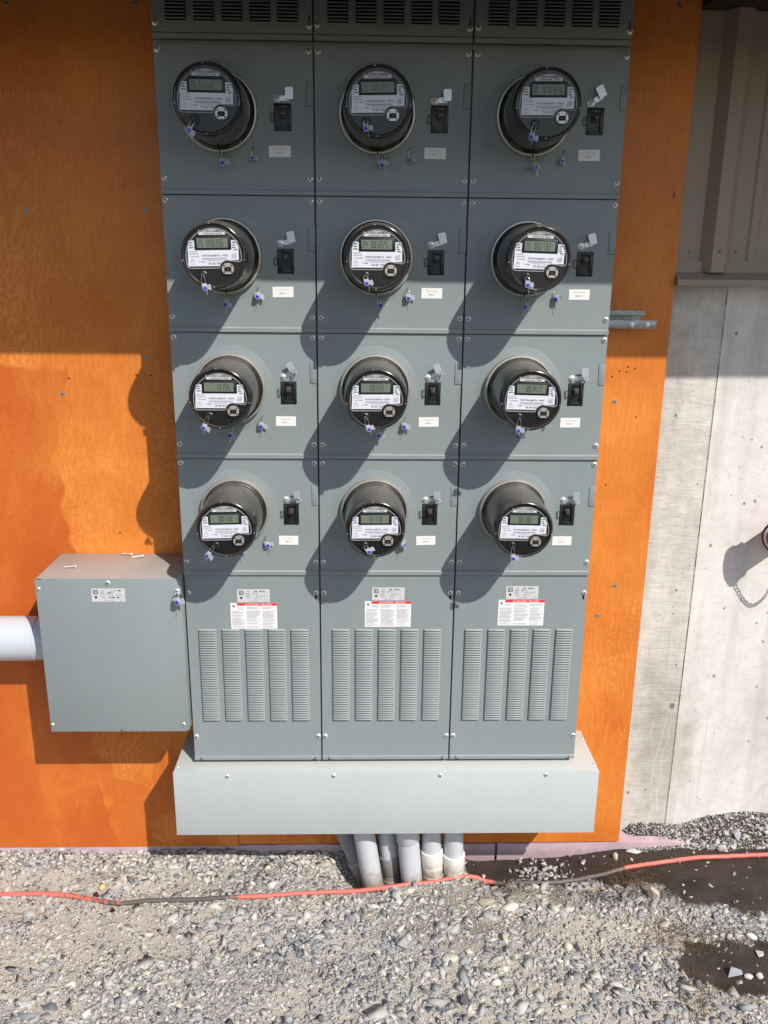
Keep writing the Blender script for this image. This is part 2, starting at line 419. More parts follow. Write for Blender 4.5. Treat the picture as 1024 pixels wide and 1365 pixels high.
def add_seg(mb, s, x, z, wd, h, y, mi=0):
    t = wd*0.17
    for ch in s:
        hw = wd*0.62
        q = {'a': (t*.3, hw-t*.3, h-t, h), 'g': (t*.3, hw-t*.3, h/2-t/2, h/2+t/2), 'd': (t*.3, hw-t*.3, 0, t),
             'f': (-t*.2, t*.8, h/2+t*.2, h-t*.2), 'e': (-t*.2, t*.8, t*.2, h/2-t*.2), 'b': (hw-t*.8, hw+t*.2, h/2+t*.2, h-t*.2), 'c': (hw-t*.8, hw+t*.2, t*.2, h/2-t*.2)}
        for g in SEG[ch]:
            a = q[g]; add_bar(mb, x+a[0], x+a[1], z+a[2], z+a[3], y, mi)
        x += wd

# ------------------------------------------------------------------ ground
rng = np.random.default_rng(11)
random.seed(5)
_lat = rng.random((64, 64))
def vnoise(x, y, f):
    x = np.asarray(x)*f+17.3; y = np.asarray(y)*f+5.7
    i = np.floor(x).astype(int); j = np.floor(y).astype(int); u = x-i; v = y-j
    u = u*u*(3-2*u); v = v*v*(3-2*v)
    g = lambda a, b: _lat[a % 64, b % 64]
    return (g(i, j)*(1-u)+g(i+1, j)*u)*(1-v)+(g(i, j+1)*(1-u)+g(i+1, j+1)*u)*v
def fbm(x, y, f, o=4):
    a = 0; w_ = 1; t = 0
    for k in range(o): a = a+w_*vnoise(x, y, f*2**k); t += w_; w_ *= .5
    return a/t
def sst(a, b, x):
    t = np.clip((x-a)/(b-a), 0, 1); return t*t*(3-2*t)
EX = [0.24, 0.34, 0.60, 0.74, 0.84, 0.95, 1.15, 1.6, 4]
EY = [0.08, 0.020, 0.018, 0.01, -0.03, -0.085, -0.13, -0.2, -.5]
def mud_mask(x, y):
    n = (fbm(x, y, 9, 3)-.5)
    edge = np.interp(x, EX, EY)
    n2 = fbm(x+4, y, 34, 3)-.5
    m1 = sst(-.03, 0.055, y-edge+n*.12+n2*.06)*sst(.22, .29, x+n*.05)*sst(.40, .22, y)
    e = ((x-1.05)/.235)**2+((y+.315)/.115)**2
    m2 = sst(1.5, .5, e+n*1.4+n2*.9)
    return np.maximum(m1, m2)
def height(x, y):
    x = np.asarray(x, float); y = np.asarray(y, float)
    near = sst(6, 2, np.hypot(x, y))
    h = (fbm(x, y, 2.2, 3)-.5)*.036*near+(fbm(x, y, 9, 3)-.5)*.020*near+(fbm(x, y, 26, 2)-.5)*.010*near
    h = h*sst(.3, .05, np.abs(y-.12))*0.6+h*0.4
    h = h+.008*sst(.0, .16, y)*sst(.1, -.2, x)                       # gravel banked against the foam
    hole = sst(1.0, .35, ((x-.04)/.26)**2+((y-.10)/.095)**2)            # dug-out round the conduits
    h = h-.048*hole
    m = mud_mask(x, y)
    lvl = np.interp(x, [.2, .35, .6, .8, 1.0, 1.4], [-.03, -.035, -.022, .004, .02, .02])+(fbm(x, y, 5, 3)-.5)*.016+(fbm(x, y*1.8, 22, 3)-.5)*.011
    lvl = np.where(y < -.18, -.012+(fbm(x, y, 5, 3)-.5)*.012+(fbm(x, y, 22, 3)-.5)*.009, lvl)
    h = h*(1-m)+lvl*m
    crest = np.interp(x, [.78, .84, 1.0, 1.1, 1.2, 1.5, 3], [.0, .066, .066, .098, .112, .11, .11])
    foot = np.interp(x, [.78, .9, 1.05, 1.3], [.186, .184, .172, .165])+(fbm(x, y*0, 12, 3)-.5)*.02
    berm = sst(0, 1, (y-foot)/(.236-foot))
    b = berm*sst(.775, .80, x)*np.clip(1-(y-.236)/.3, 0, 1)
    h = h*(1-b)+(crest+(fbm(x, y, 25, 3)-.5)*.02)*b
    return h

def axis_grid(lo, hi, step, far):
    core = np.arange(lo, hi+step*.5, step)
    g = []; d = step
    x = hi
    while x < far: d *= 1.35; x += d; g.append(x)
    l = []; d = step; x = lo
    while x > -far: d *= 1.35; x -= d; l.append(x)
    return np.array(l[::-1]+list(core)+g)
gx = axis_grid(-1.7, 1.7, .012, 90); gy = axis_grid(-.8, .26, .012, 90)
GX, GY = np.meshgrid(gx, gy)
GZ = height(GX, GY)
me = bpy.data.meshes.new('gravel_ground')
nx, ny = len(gx), len(gy)
idx = np.arange(nx*ny).reshape(ny, nx)
quads = np.stack([idx[:-1, :-1], idx[:-1, 1:], idx[1:, 1:], idx[1:, :-1]], -1).reshape(-1, 4)
me.from_pydata(np.stack([GX, GY, GZ], -1).reshape(-1, 3).tolist(), [], quads.tolist())
ca = me.color_attributes.new('mud', 'FLOAT_COLOR', 'POINT')
mm = mud_mask(GX, GY).reshape(-1)
sand = np.maximum(sst(.47, .60, fbm(GX*.8, GY*1.4, 3.1, 3)+.10*sst(.1, -.7, GX)), sst(.79, .82, GX)*sst(.16, .19, GY)).reshape(-1)
damp = np.maximum(sst(.36, .1, np.hypot(GX-.25, (GY+.10)*1.6)), np.maximum(1.3*sst(.14, .0, np.abs(GY+.01))*sst(.25, .4, GX), sst(.30, .1, np.hypot(GX-1.0, (GY+.32)*1.3))))
damp = (damp*sst(.34, .54, fbm(GX, GY, 8, 3))).reshape(-1)
ca.data.foreach_set('color', np.stack([mm, sand, damp, np.ones_like(mm)], -1).reshape(-1).astype(np.float32))
me.polygons.foreach_set('use_smooth', [True]*len(me.polygons))
def mk_ground():
    b = NB('gravel_soil'); v = b.obj()
    a = b.n('VertexColor', _layer_name='mud')
    s = b.n('SeparateColor', i0=a.outputs[0])
    grit = b.noise(v, 260, 4, 0.7); g2 = b.noise(v, 60, 5, 0.7)
    vo = b.n('TexVoronoi', Vector=v, Scale=190.0)
    vc = b.n('SeparateColor', i0=vo.outputs['Color']).outputs[0]
    soil = b.mix(b.ramp(g2, [(0.3, 0.0), (0.7, 1.0)]), (0.31, 0.285, 0.25), (0.53, 0.485, 0.42))
    soil = b.mix(b.ramp(vc, [(0.3, 0.0), (0.9, 0.65)]), soil, (0.52, 0.49, 0.44))
    soil = b.mix(b.math('MULTIPLY', s.outputs[1], 0.6), soil, (0.64, 0.57, 0.48))
    soil = b.mix(b.math('MULTIPLY', s.outputs[2], 0.55), soil, (0.12, 0.10, 0.075))
    mud = b.mix(b.ramp(b.noise(v, 11, 5, 0.6), [(0.3, 0.0), (0.7, 1.0)]), (0.034, 0.024, 0.018), (0.064, 0.047, 0.036))
    mud = b.mix(b.ramp(grit, [(0.66, 0.0), (0.74, 0.25)]), mud, (0.22, 0.19, 0.16))
    mf = b.ramp(b.math('ADD', s.outputs[0], b.math('MULTIPLY', b.math('SUBTRACT', g2, 0.5), 0.9)), [(0.22, 0.0), (0.62, 1.0)])
    base = b.mix(mf, soil, mud)
    # unseen ground beyond the gravel strip, darkened to cut bounce light on the wall
    py = b.n('SeparateXYZ', i0=v).outputs[1]
    far_dark = b.ramp(b.math('ADD', b.math('MULTIPLY', py, -0.25), b.math('MULTIPLY', b.math('SUBTRACT', b.noise(v, 2.5, 4, 0.6), 0.5), 0.12)), [(0.34, 0.0), (0.40, 1.0)])
    base = b.mix(far_dark, base, b.mix(g2, (0.060, 0.048, 0.040), (0.11, 0.09, 0.075)))
    h = b.math('ADD', b.math('MULTIPLY', vo.outputs['Distance'], -0.6), b.math('ADD', grit, b.math('MULTIPLY', g2, 1.2)))
    h = b.math('MULTIPLY', h, b.math('SUBTRACT', 1.0, b.math('MULTIPLY', mf, 0.45)))
    b.bump(h, 0.8, 0.006)
    M['gravel_soil'] = b.out(base, b.math('SUBTRACT', 0.95, b.math('MULTIPLY', mf, 0.22)), 0, 0.3)
    b = NB('gravel_stone'); v = b.obj()
    a = b.n('VertexColor', _layer_name='stone')
    n = b.noise(v, 230, 4, 0.65)
    c = b.mix(n, b.mix(1.0, a.outputs[0], (0.80, 0.80, 0.80), 'MULTIPLY'), b.mix(1.0, a.outputs[0], (1.12, 1.10, 1.06), 'MULTIPLY'))
    b.bump(n, 0.25, 0.002)
    M['gravel_stone'] = b.out(c, 0.9, 0, 0.25)
mk_ground()
me.materials.append(M['gravel_soil'])
tag(put('gravel_ground', me), kind='structure')

def hull_template(seed, n=11, squash=(1, .8, .6), chip=False):
    r = random.Random(seed); bm = bmesh.new()
    for _ in range(n):
        d = Vector((r.gauss(0, 1), r.gauss(0, 1), r.gauss(0, 1))).normalized()*r.uniform(.82, 1.08)
        if chip:                                   # broken stone: corners spread over a block
            d = Vector((r.uniform(-1, 1), r.uniform(-1, 1), r.uniform(-1, 1))); d = d/max(abs(q) for q in d)*r.uniform(.72, .92)
        bm.verts.new((d.x*squash[0], d.y*squash[1], d.z*squash[2]))
    g = bmesh.ops.convex_hull(bm, input=bm.verts[:])
    bmesh.ops.delete(bm, geom=[e for e in bm.verts if not e.link_faces], context='VERTS')
    bmesh.ops.triangulate(bm, faces=bm.faces[:])
    bm.verts.index_update()
    v = np.array([q.co[:] for q in bm.verts]); f = np.array([[q.index for q in t.verts] for t in bm.faces]); bm.free()
    return v, f
TPL = [hull_template(100+k, random.Random(k).choice((7, 8, 8, 9, 10)), (1.08, random.Random(k+50).uniform(.5, .95), random.Random(k+90).uniform(.35, .7)), True) for k in range(24)]

PAL = np.array([(.58, .545, .49), (.54, .515, .475), (.49, .48, .46), (.43, .43, .43), (.35, .36, .375), (.27, .285, .31), (.175, .185, .21), (.66, .64, .60)])
P_WARM = np.array([.26, .24, .20, .12, .07, .035, .015, .06])
P_BLUE = np.array([.07, .10, .18, .22, .19, .13, .06, .05])
def scatter(n, x0, x1, y0, y1, smin, smax, power, keep, sink=.25, bluebias=0.0):
    xs = rng.uniform(x0, x1, n); ys = rng.uniform(y0, y1, n)
    k = rng.random(n) < keep(xs, ys)
    xs, ys = xs[k], ys[k]; n = len(xs)
    sz = smin+(smax-smin)*rng.random(n)**power
    zs = height(xs, ys)+sz*(.35-sink)
    blue = np.clip(sst(.42, .60, fbm(xs+3, ys*1.5, 3.4, 3))+.25*sst(-.1, -.4, ys)+bluebias, 0, 1)
    u = rng.random(n)
    cw = np.cumsum(P_WARM/P_WARM.sum()); cb = np.cumsum(P_BLUE/P_BLUE.sum())
    pick = np.where(rng.random(n) < blue, np.searchsorted(cb, u), np.searchsorted(cw, u)).clip(0, 7)
    dk = 1-.45*np.clip(1.3*sst(.10, .0, np.abs(ys+.0))*sst(.25, .4, xs)*sst(.34, .54, fbm(xs, ys, 8, 3))*sst(.14, .05, ys), 0, 1)
    c = PAL[pick]*rng.uniform(.85, 1.12, (n, 1))*dk[:, None]
    return xs, ys, zs, sz, c
def nm(x, y): return 1-mud_mask(x, y)
def sandv(x, y): return sst(.47, .60, fbm(x*.8, y*1.4, 3.1, 3)+.10*sst(.1, -.7, x))
def dens_small(x, y): return np.where(mud_mask(x, y) > .5, .018, 1-.30*sandv(x, y))
def dens_mid(x, y): return np.where(mud_mask(x, y) > .5, .012, 1-.62*sandv(x, y))
def clus(x, y): return np.maximum(np.exp(-(((x-.52)/.085)**2+((y-.105)/.05)**2)), .8*np.exp(-(((x-.36)/.07)**2+((y-.05)/.022)**2)))
def bermd(x, y): return sst(.80, .83, x)*sst(.155, .185, y)
SETS = [
    scatter(34000, -1.5, 1.5, -.62, .235, .003, .007, 1.5, dens_small),
    scatter(16000, -1.5, 1.5, -.62, .235, .006, .0125, 1.5, dens_mid, .3),
    scatter(8500, -1.5, 1.5, -.62, .235, .010, .021, 1.9, lambda x, y: dens_mid(x, y)*(.15+.85*sst(.42, .58, fbm(x, y, 4.2, 3))), .42),
    scatter(800, -1.5, 1.5, -.62, .17, .018, .031, 1.8, lambda x, y: np.where(mud_mask(x, y) > .4, .05, 1.0)*(.1+.9*sst(.42, .58, fbm(x, y, 4.2, 3))), .45),
    scatter(900, -1.45, -.12, .10, .19, .008, .016, 1.2, lambda x, y: np.ones_like(x), .1),
    scatter(1300, .2, .8, -.02, .2, .005, .014, 1.3, clus, .15, .7),
    scatter(6000, .79, 1.6, .15, .236, .0022, .0062, 1.8, bermd, .3, -.3),
    scatter(420, .79, 1.6, .15, .222, .008, .018, 2.2, lambda x, y: bermd(x, y)*sst(.9, 1.1, x), .25, .25),
    scatter(5500, -2.2, 2.2, -1.5, -.6, .007, .02, 1.5, lambda x, y: np.ones_like(x)*.8),
    scatter(2500, -3.2, -1.5, -.62, .18, .006, .018, 1.5, lambda x, y: np.ones_like(x)),
    scatter(2500, 1.5, 3.2, -.62, .18, .006, .018, 1.5, lambda x, y: np.ones_like(x)),
]
V = []; F = []; C = []; off = 0
for xs, ys, zs, sz, c in SETS:
    n = len(xs)
    t = rng.integers(0, len(TPL), n)
    for k, (tv, tf) in enumerate(TPL):
        s = np.nonzero(t == k)[0]
        if not len(s): continue
        a = rng.uniform(0, 2*np.pi, len(s)); b_ = rng.normal(0, .45, len(s)); ca_, sa = np.cos(a), np.sin(a); cb_, sb = np.cos(b_), np.sin(b_)
        p = np.repeat(tv[None], len(s), 0)*sz[s][:, None, None]
        y2 = p[:, :, 1]*cb_[:, None]-p[:, :, 2]*sb[:, None]; z2 = p[:, :, 1]*sb[:, None]+p[:, :, 2]*cb_[:, None]
        x3 = p[:, :, 0]*ca_[:, None]-y2*sa[:, None]; y3 = p[:, :, 0]*sa[:, None]+y2*ca_[:, None]
        pv = np.stack([x3+xs[s][:, None], y3+ys[s][:, None], z2+zs[s][:, None]], -1)
        nv = len(tv)
        V.append(pv.reshape(-1, 3)); C.append(np.repeat(c[s]*np.where(rng.random((len(s), 1)) < .12, .62, .96), nv, 0))
        F.append((tf[None]+(off+np.arange(len(s))*nv)[:, None, None]).reshape(-1, 3)); off += len(s)*nv
V = np.concatenate(V); F = np.concatenate(F); C = np.concatenate(C)
me = bpy.data.meshes.new('gravel')
me.vertices.add(len(V)); me.vertices.foreach_set('co', V.reshape(-1).astype(np.float32))
me.loops.add(len(F)*3); me.loops.foreach_set('vertex_index', F.reshape(-1).astype(np.int32))
me.polygons.add(len(F)); me.polygons.foreach_set('loop_start', (np.arange(len(F))*3).astype(np.int32))
me.update(calc_edges=True)
ca = me.color_attributes.new('stone', 'FLOAT_COLOR', 'POINT')
ca.data.foreach_set('color', np.concatenate([C, np.ones((len(C), 1))], 1).reshape(-1).astype(np.float32))
me.materials.append(M['gravel_stone'])
tag(put('gravel', me), 'crushed grey and beige gravel covering the ground', 'gravel', kind='stuff')

# ------------------------------------------------------------------ wall behind
YW = 0.18           # face of the plywood
YC = 0.235          # face of the concrete
def zz(r): return Z0+r

cw = thing('concrete_wall', 'pale cast concrete wall with a vertical joint and lime runs, right of the plywood', 'wall')
mb = MB(); mb.box(-3.0, .9533, YC, YC+.2, -.4, zz(-.43)); mb.build('concrete_panel', 'concrete_rough', cw, 0)
mb = MB(); mb.box(.9556, 3.4, YC-.003, YC+.2, -.4, zz(-.43)); mb.build('concrete_panel', 'concrete_smooth', cw, 0)
mb = MB()
_pts = []
for k in range(60):
    z_ = -.1+k*(zz(-.45)+.1)/59
    _pts.append((.9545+random.uniform(-.0012, .0012), z_))
for i in range(59):
    if random.random() < .74:
        (xa, za), (xb, zb_) = _pts[i], _pts[i+1]
        mb.prism([(.9528, za), (.9562, za), (.9562, zb_-random.uniform(0, .01)), (.9528, zb_-random.uniform(0, .01))], YC-.0010-random.uniform(-.0006, .0004), YC+.01)
mb.prism([(.9528, -.1), (.9562, -.1), (.9562, zz(-.45)), (.9528, zz(-.45))], YC+.006, YC+.1)
mb.build('joint_filler', 'concrete_rough', cw, 0)

def board(name, poly, y0, y1, mat, label, cat, group=None):
    mb = MB(); mb.prism(poly, y0, y1)
    o = mb.build(name, mat, None, 0); return tag(o, label, cat, group)
SEAM = -.4738
ply_l = thing('plywood_sheet', 'orange stained plywood sheet behind the square junction box', 'plywood', (0, 0, 0), 'stained plywood sheets')
mb = MB(); mb.box(-2.2, SEAM-.0012, YW, YW+.019, zz(-2.3295), zz(.16)); mb.build('board', 'stained_plywood', ply_l, 0)
ply_r = thing('plywood_sheet', 'orange stained plywood sheet between the grey cabinets and the concrete wall', 'plywood', (0, 0, 0), 'stained plywood sheets')
mb = MB(); mb.box(SEAM+.0012, .783, YW-.001, YW+.019, zz(-2.3215), zz(.16)); mb.build('board', 'stained_plywood', ply_r, 0)

foam = thing('foam_board', 'pink foam insulation strip showing under the plywood edge', 'insulation')
edge_l = [(-2.2, .045)]
x = -2.2
top = []
while x < .90:
    top.append((x, .0385+random.uniform(-.002, .0015))); x += random.uniform(.03, .09)
top += [(.905, .036), (1.0, .034), (1.07, .026)]
mb = MB(); mb.prism([(-2.2, -.2)]+top+[(1.09, -.2)], YW+.0215, YC-.002); mb.build('board', 'pink_foam', foam, 0)
mb = MB(); bx = []
x = -2.2
while x < .37: bx.append((x, .030+random.uniform(-.002, .002))); x += random.uniform(.03, .09)
mb.prism([(-2.2, -.2)]+bx+[(.372, .029), (.374, -.2)], YW+.003, YW+.0212); mb.build('board', 'pink_foam', foam, 0)
mb = MB(); bx = []
x = .381
while x < 1.02: bx.append((x, .031+random.uniform(-.002, .002))); x += random.uniform(.03, .09)
mb.prism([(.379, -.2)]+bx+[(1.06, .022), (1.07, -.2)], YW+.002, YW+.0212); mb.build('board', 'pink_foam', foam, 0)

# pale lime deposits that ran down the wall
RUNS = [[(0.826, 0.4459), (0.8149, 0.3909), (0.8007, 0.3353), (0.8022, 0.2791)], [(0.8812, 0.4924), (0.876, 0.4378), (0.8687, 0.3669)], [(0.9222, 0.5692), (0.9193, 0.4611), (0.9083, 0.3746), (0.8941, 0.3028), (0.8927, 0.2298), (0.8902, 0.1806), (0.8988, 0.1142)], [(0.9345, 0.4844), (0.9337, 0.3904), (0.9208, 0.3427), (0.9164, 0.2946), (0.9218, 0.2622), (0.9155, 0.1805), (0.9178, 0.1057)], [(1.0134, 0.4373), (1.008, 0.3583), (0.9998, 0.2699), (1.0041, 0.1964), (1.0135, 0.1633), (1.0122, 0.1217)], [(1.0522, 0.4371), (1.0525, 0.3421), (1.0488, 0.2615), (1.0504, 0.1961), (1.054, 0.1381)], [(1.0795, 0.4449), (1.0808, 0.3738)]]
plain('lime', (0.66, 0.64, 0.58), 0.85, 0, 0.2, 0.08, 60)
for run in RUNS:
    yy = YC if run[0][0] < .954 else YC-.003
    pts = []
    for (xa, za), (xb, zb_) in zip(run[:-1], run[1:]):
        for k in range(5): pts.append((xa+(xb-xa)*k/5+random.uniform(-.0012, .0012), za+(zb_-za)*k/5))
    pts.append(run[-1]); n = len(pts)
    ws = [.0004+.0009*min(1, i/6, (n-1-i)/3)+random.uniform(0, .0008) for i in range(n)]
    vs = []; fs = []
    for (x_, z_), w_ in zip(pts, ws): vs += [(x_-w_, yy+.0004, z_), (x_, yy-.0007, z_), (x_+w_, yy+.0004, z_)]
    for i in range(n-1):
        for j in (0, 1): fs.append((i*3+j, i*3+j+1, i*3+j+4, i*3+j+3))
    mb = MB(); mb.add(vs, fs); mb.build('lime_run', 'lime', cw, 60)

# siding
def siding_profile():
    p = [(.7845, YC-.035), (.851, YC-.035), (.875, YC-.067), (.910, YC-.067), (.935, YC-.035), (.978, YC-.035), (.984, YC-.040), (1.004, YC-.040), (1.010, YC-.035)]
    x = 1.010
    q = []
    for k in range(7):
        o = .302*(k+1)
        q += [(.851-.302+.302+o-.302+.0, 0)]
    out = list(p)
    for k in range(1, 7):
        for a, b_ in p[1:]: out.append((a+.302*k, b_))
    return out
sid = thing('metal_siding', 'taupe ribbed metal wall siding above the concrete', 'siding')
pr = siding_profile()
zb, zt = zz(-.5005), zz(.1415)
vs = [(x, y, zb) for x, y in pr]+[(x, y, zt) for x, y in pr]+[(x, y+.002, zb) for x, y in pr]+[(x, y+.002, zt) for x, y in pr]
n = len(pr)
fs = [(i, i+1, i+1+n, i+n) for i in range(n-1)]+[(i+2*n, i+3*n, i+1+3*n, i+1+2*n) for i in range(n-1)]+[(i, i+2*n, i+1+2*n, i+1) for i in range(n-1)]+[(i+n, i+1+n, i+1+3*n, i+3*n) for i in range(n-1)]
mb = MB(); mb.add(vs, fs); sp = mb.build('ribbed_sheet', 'siding_taupe', sid, 0)
mb = MB()
mb.xprof([(YC-.078, zz(-.5345)), (YC-.078, zz(-.519)), (YC-.044, zz(-.500)), (YC-.044, zz(-.47)), (YC-.001, zz(-.47)), (YC-.001, zz(-.5345))], .7845, 3.2)
mb.build('base_trim', 'siding_taupe', sid, 0)
def hexscrew():
    mb = MB(); mb.lathe([(.0062, 0), (.0062, .0015)], 14); mb.lathe([(.0040, .0014), (.0040, .0052), (.0032, .0058)], 6)
    return mb.mesh('siding_screw', 'siding_taupe', 30)
hx = hexscrew()
for k in range(4):
    for x_, y_ in ((.8246, YC-.035), (.8965, YC-.067), (.9535, YC-.035)):
        put('screw', hx, sp, (x_+.302*k, y_, zz(-.4455)))

# eave: soffit boards, fascia and roof sheet
ev = thing('roof_overhang', 'dark brown roof eave shading the top of the wall', 'roof')
EY0, EZ0 = -.530, zz(.068)          # lower outer edge of the eave
sl = (.172-.068)/(YC+.53)           # rafters fall outwards
def eave_slab(name, mat, y0, y1, d0, d1):
    mb = MB(); mb.add([(x_, y_, EZ0+(y_-EY0)*sl+d_) for x_ in (-5, 5) for y_, d_ in ((y0, d0), (y1, d0), (y1, d1), (y0, d1))], [(0, 1, 2, 3), (7, 6, 5, 4), (0, 4, 5, 1), (1, 5, 6, 2), (2, 6, 7, 3), (3, 7, 4, 0)])
    return mb.build(name, mat, ev, 0)
eave_slab('soffit', 'soffit_brown', EY0+.021, YC+.2, .006, .02)
mb = MB(); mb.box(-5, 5, EY0, EY0+.0205, EZ0, EZ0+.15); mb.build('fascia', 'soffit_brown', ev, 0)
eave_slab('roof_sheet', 'roof_metal', EY0-.03, 1.2, .151, .156)
mb = MB(); mb.box(.7855, 5, .10, YC+.2, zz(.1418), zz(.20)); mb.build('closure_strip', 'soffit_brown', ev, 0)
mb = MB(); mb.box(-5, 5, YC+.05, YC+.2, zz(-.43), zz(.1715)); mb.build('wall_backing', 'soffit_brown', ev, 0)

# plywood fixing screws and small holes (parts of the sheets)
def drywall_screw():
    mb = MB(); mb.lathe([(.0068, -.001), (.0060, .0010), (.0040, .0013), (.0034, .0004), (.0012, .0002)], 14, 0); mb.lathe([(.0022, .0005), (.0018, .0012)], 6, 1)
    return mb.mesh('ply_screw', ['galvanised', 'dark_metal'], 40)
ds = drywall_screw()
bl, br = ply_l.children[0], ply_r.children[0]
for x_, z_ in ((-.9576, -.3608), (-.645, -.3538), (-.9093, -.8445), (-.955, .1255), (-.64, .1303), (-.668, -.74)):
    put('screw', ds, bl, (x_, YW, zz(z_)))
for x_, z_ in ((.7247, .146), (.6447, -.8565), (.6474, -1.5135), (.693, -1.4155)):
    put('screw', ds, br, (x_, YW-.001, zz(z_)))
put('screw', ds, bl, (-.5603, YW, zz(-.835)))
def hole_mesh():
    mb = MB(); mb.lathe([(.0026, 0), (.0022, .0006)], 9); return mb.mesh('nail_hole', 'recess_black', 40)
hm = hole_mesh()
for x_, z_ in ((.695, -.762), (.675, -.758), (.672, -.772), (.652, -.770), (.633, -.785), (.758, -.30), (.757, -.306), (.64, -1.10), (.71, -.9)):
    put('nail_hole', hm, br, (x_, YW-.001, zz(z_)))
for x_, z_ in ((-.886, -.80), (-.70, -.79), (-.66, -.79), (-.78, -1.25)):
    put('nail_hole', hm, bl, (x_, YW, zz(z_)))

# galvanised strut channel behind the cabinets
st = thing('strut_channel', 'galvanised strut channel sticking out behind the right cabinet', 'bracket')
mb = MB(); mb.xprof([(.139, zz(-.6015)), (.139, zz(-.613)), (.143, zz(-.613)), (.143, zz(-.604)), (.1755, zz(-.604)), (.1755, zz(-.630)), (.143, zz(-.630)), (.143, zz(-.6265)), (.1385, zz(-.6265)), (.1385, zz(-.6325)), (.1785, zz(-.6325)), (.1785, zz(-.6015))], -.576, .697)
mb.build('channel', 'galvanised', st, 0)
mb = MB(); mb.box(.40, .729, .1345, .1383, zz(-.6495), zz(-.6275), 0, .0006); stp = mb.build('flat_strap', 'galvanised', st, 30)
mb = MB(); mb.lathe([(.0068, 0), (.0068, .002), (.0045, .0022), (.0045, .005), (.002, .0056)], 10); bolt = mb.mesh('bolt', 'zinc', 40)
for x_ in (.662, .704): put('bolt', bolt, stp, (x_, .1345, zz(-.6395)))

# ------------------------------------------------------------------ meter cabinets
W = .375; P = .3285
HW = W/2-.0022
COLN = ['left', 'middle', 'right']; ROWN = ['top', 'second', 'third', 'bottom']
def screw_mesh(rad=.0075):
    mb = MB()
    mb.lathe([(rad, -.0003), (rad*.98, .0012), (rad*.8, .0030), (rad*.5, .0042), (rad*.15, .0046)], 16, 0)
    mb.box(-rad*.62, rad*.62, -.00475, -.0036, -rad*.13, rad*.13, 1); mb.box(-rad*.13, rad*.13, -.0048, -.0036, -rad*.55, rad*.55, 1)
    return mb.mesh('pan_screw', ['zinc', 'dark_metal'], 30)
SCR = screw_mesh()
def put_screw(parent, x, y, z):
    return put('screw', SCR, parent, (x, y, z), (0, random.uniform(0, 3.1), 0))
def plate_with_hole(mb, x0, x1, z0, z1, hole, yf, depth):
    hx0, hx1, hz0, hz1 = hole
    X = [x0, hx0, hx1, x1]; Z = [z0, hz0, hz1, z1]
    vs = [(x, yf, z) for z in Z for x in X]
    fs = [(j*4+i, j*4+i+1, j*4+i+5, j*4+i+4) for j in range(3) for i in range(3) if not (i == 1 and j == 1)]
    mb.add(vs, fs)
    vs = [(hx0, yf, hz0), (hx1, yf, hz0), (hx1, yf, hz1), (hx0, yf, hz1)]
    vs += [(a, yf+depth, c) for a, _, c in vs]
    mb.add(vs, [(0, 4, 5, 1), (1, 5, 6, 2), (2, 6, 7, 3), (3, 7, 4, 0)])
BRK = (.0915, .1332, -.1835, -.1235)
def meter_cover_mesh():
    mb = MB(); t = .0012
    ztop, zl0, zl1, zb = -.0012, -.3150, -.3172, -.3270
    plate_with_hole(mb, -HW, HW, zl0, ztop, BRK, 0, .012)
    yl = -.0058
    mb.add([(-HW, 0, zl0), (HW, 0, zl0), (HW, yl, zl1), (-HW, yl, zl1), (HW, yl, zb), (-HW, yl, zb), (HW, .012, zb), (-HW, .012, zb)], [(0, 3, 2, 1), (3, 5, 4, 2), (5, 7, 6, 4)])
    mb.add([(-HW, 0, ztop), (HW, 0, ztop), (HW, .016, ztop), (-HW, .016, ztop)], [(0, 1, 2, 3)])
    for sx in (-HW, HW):
        mb.add([(sx, 0, ztop), (sx, .016, ztop), (sx, .016, zb), (sx, yl, zb), (sx, yl, zl1), (sx, 0, zl0)], [(0, 1, 2, 3, 4, 5)])
    return mb.mesh('meter_cover', 'grey_paint', 0)
CVR = meter_cover_mesh()
def collar_mesh():
    mb = MB(); mb.lathe([(.1130, -.0003), (.1105, .0002), (.107, .0008), (.102, .0014), (.098, .0018), (.080, .0046)], 64, cap=(False, False))
    return mb.mesh('socket_collar', 'grey_paint', 60)
COLLAR = collar_mesh()
def knock_mesh():
    mb = MB(); mb.box(0, .0168, -.0009, .0002, -.0268, .0268, 0, .0003)
    mb.box(-.0011, 0, -.0003, .0002, -.0275, .0275, 1); mb.box(-.0011, .0165, -.0003, .0002, -.0281, -.0270, 1)
    return mb.mesh('knockout_tab', ['grey_paint', 'dark_metal'], 30)
KNOCK = knock_mesh()
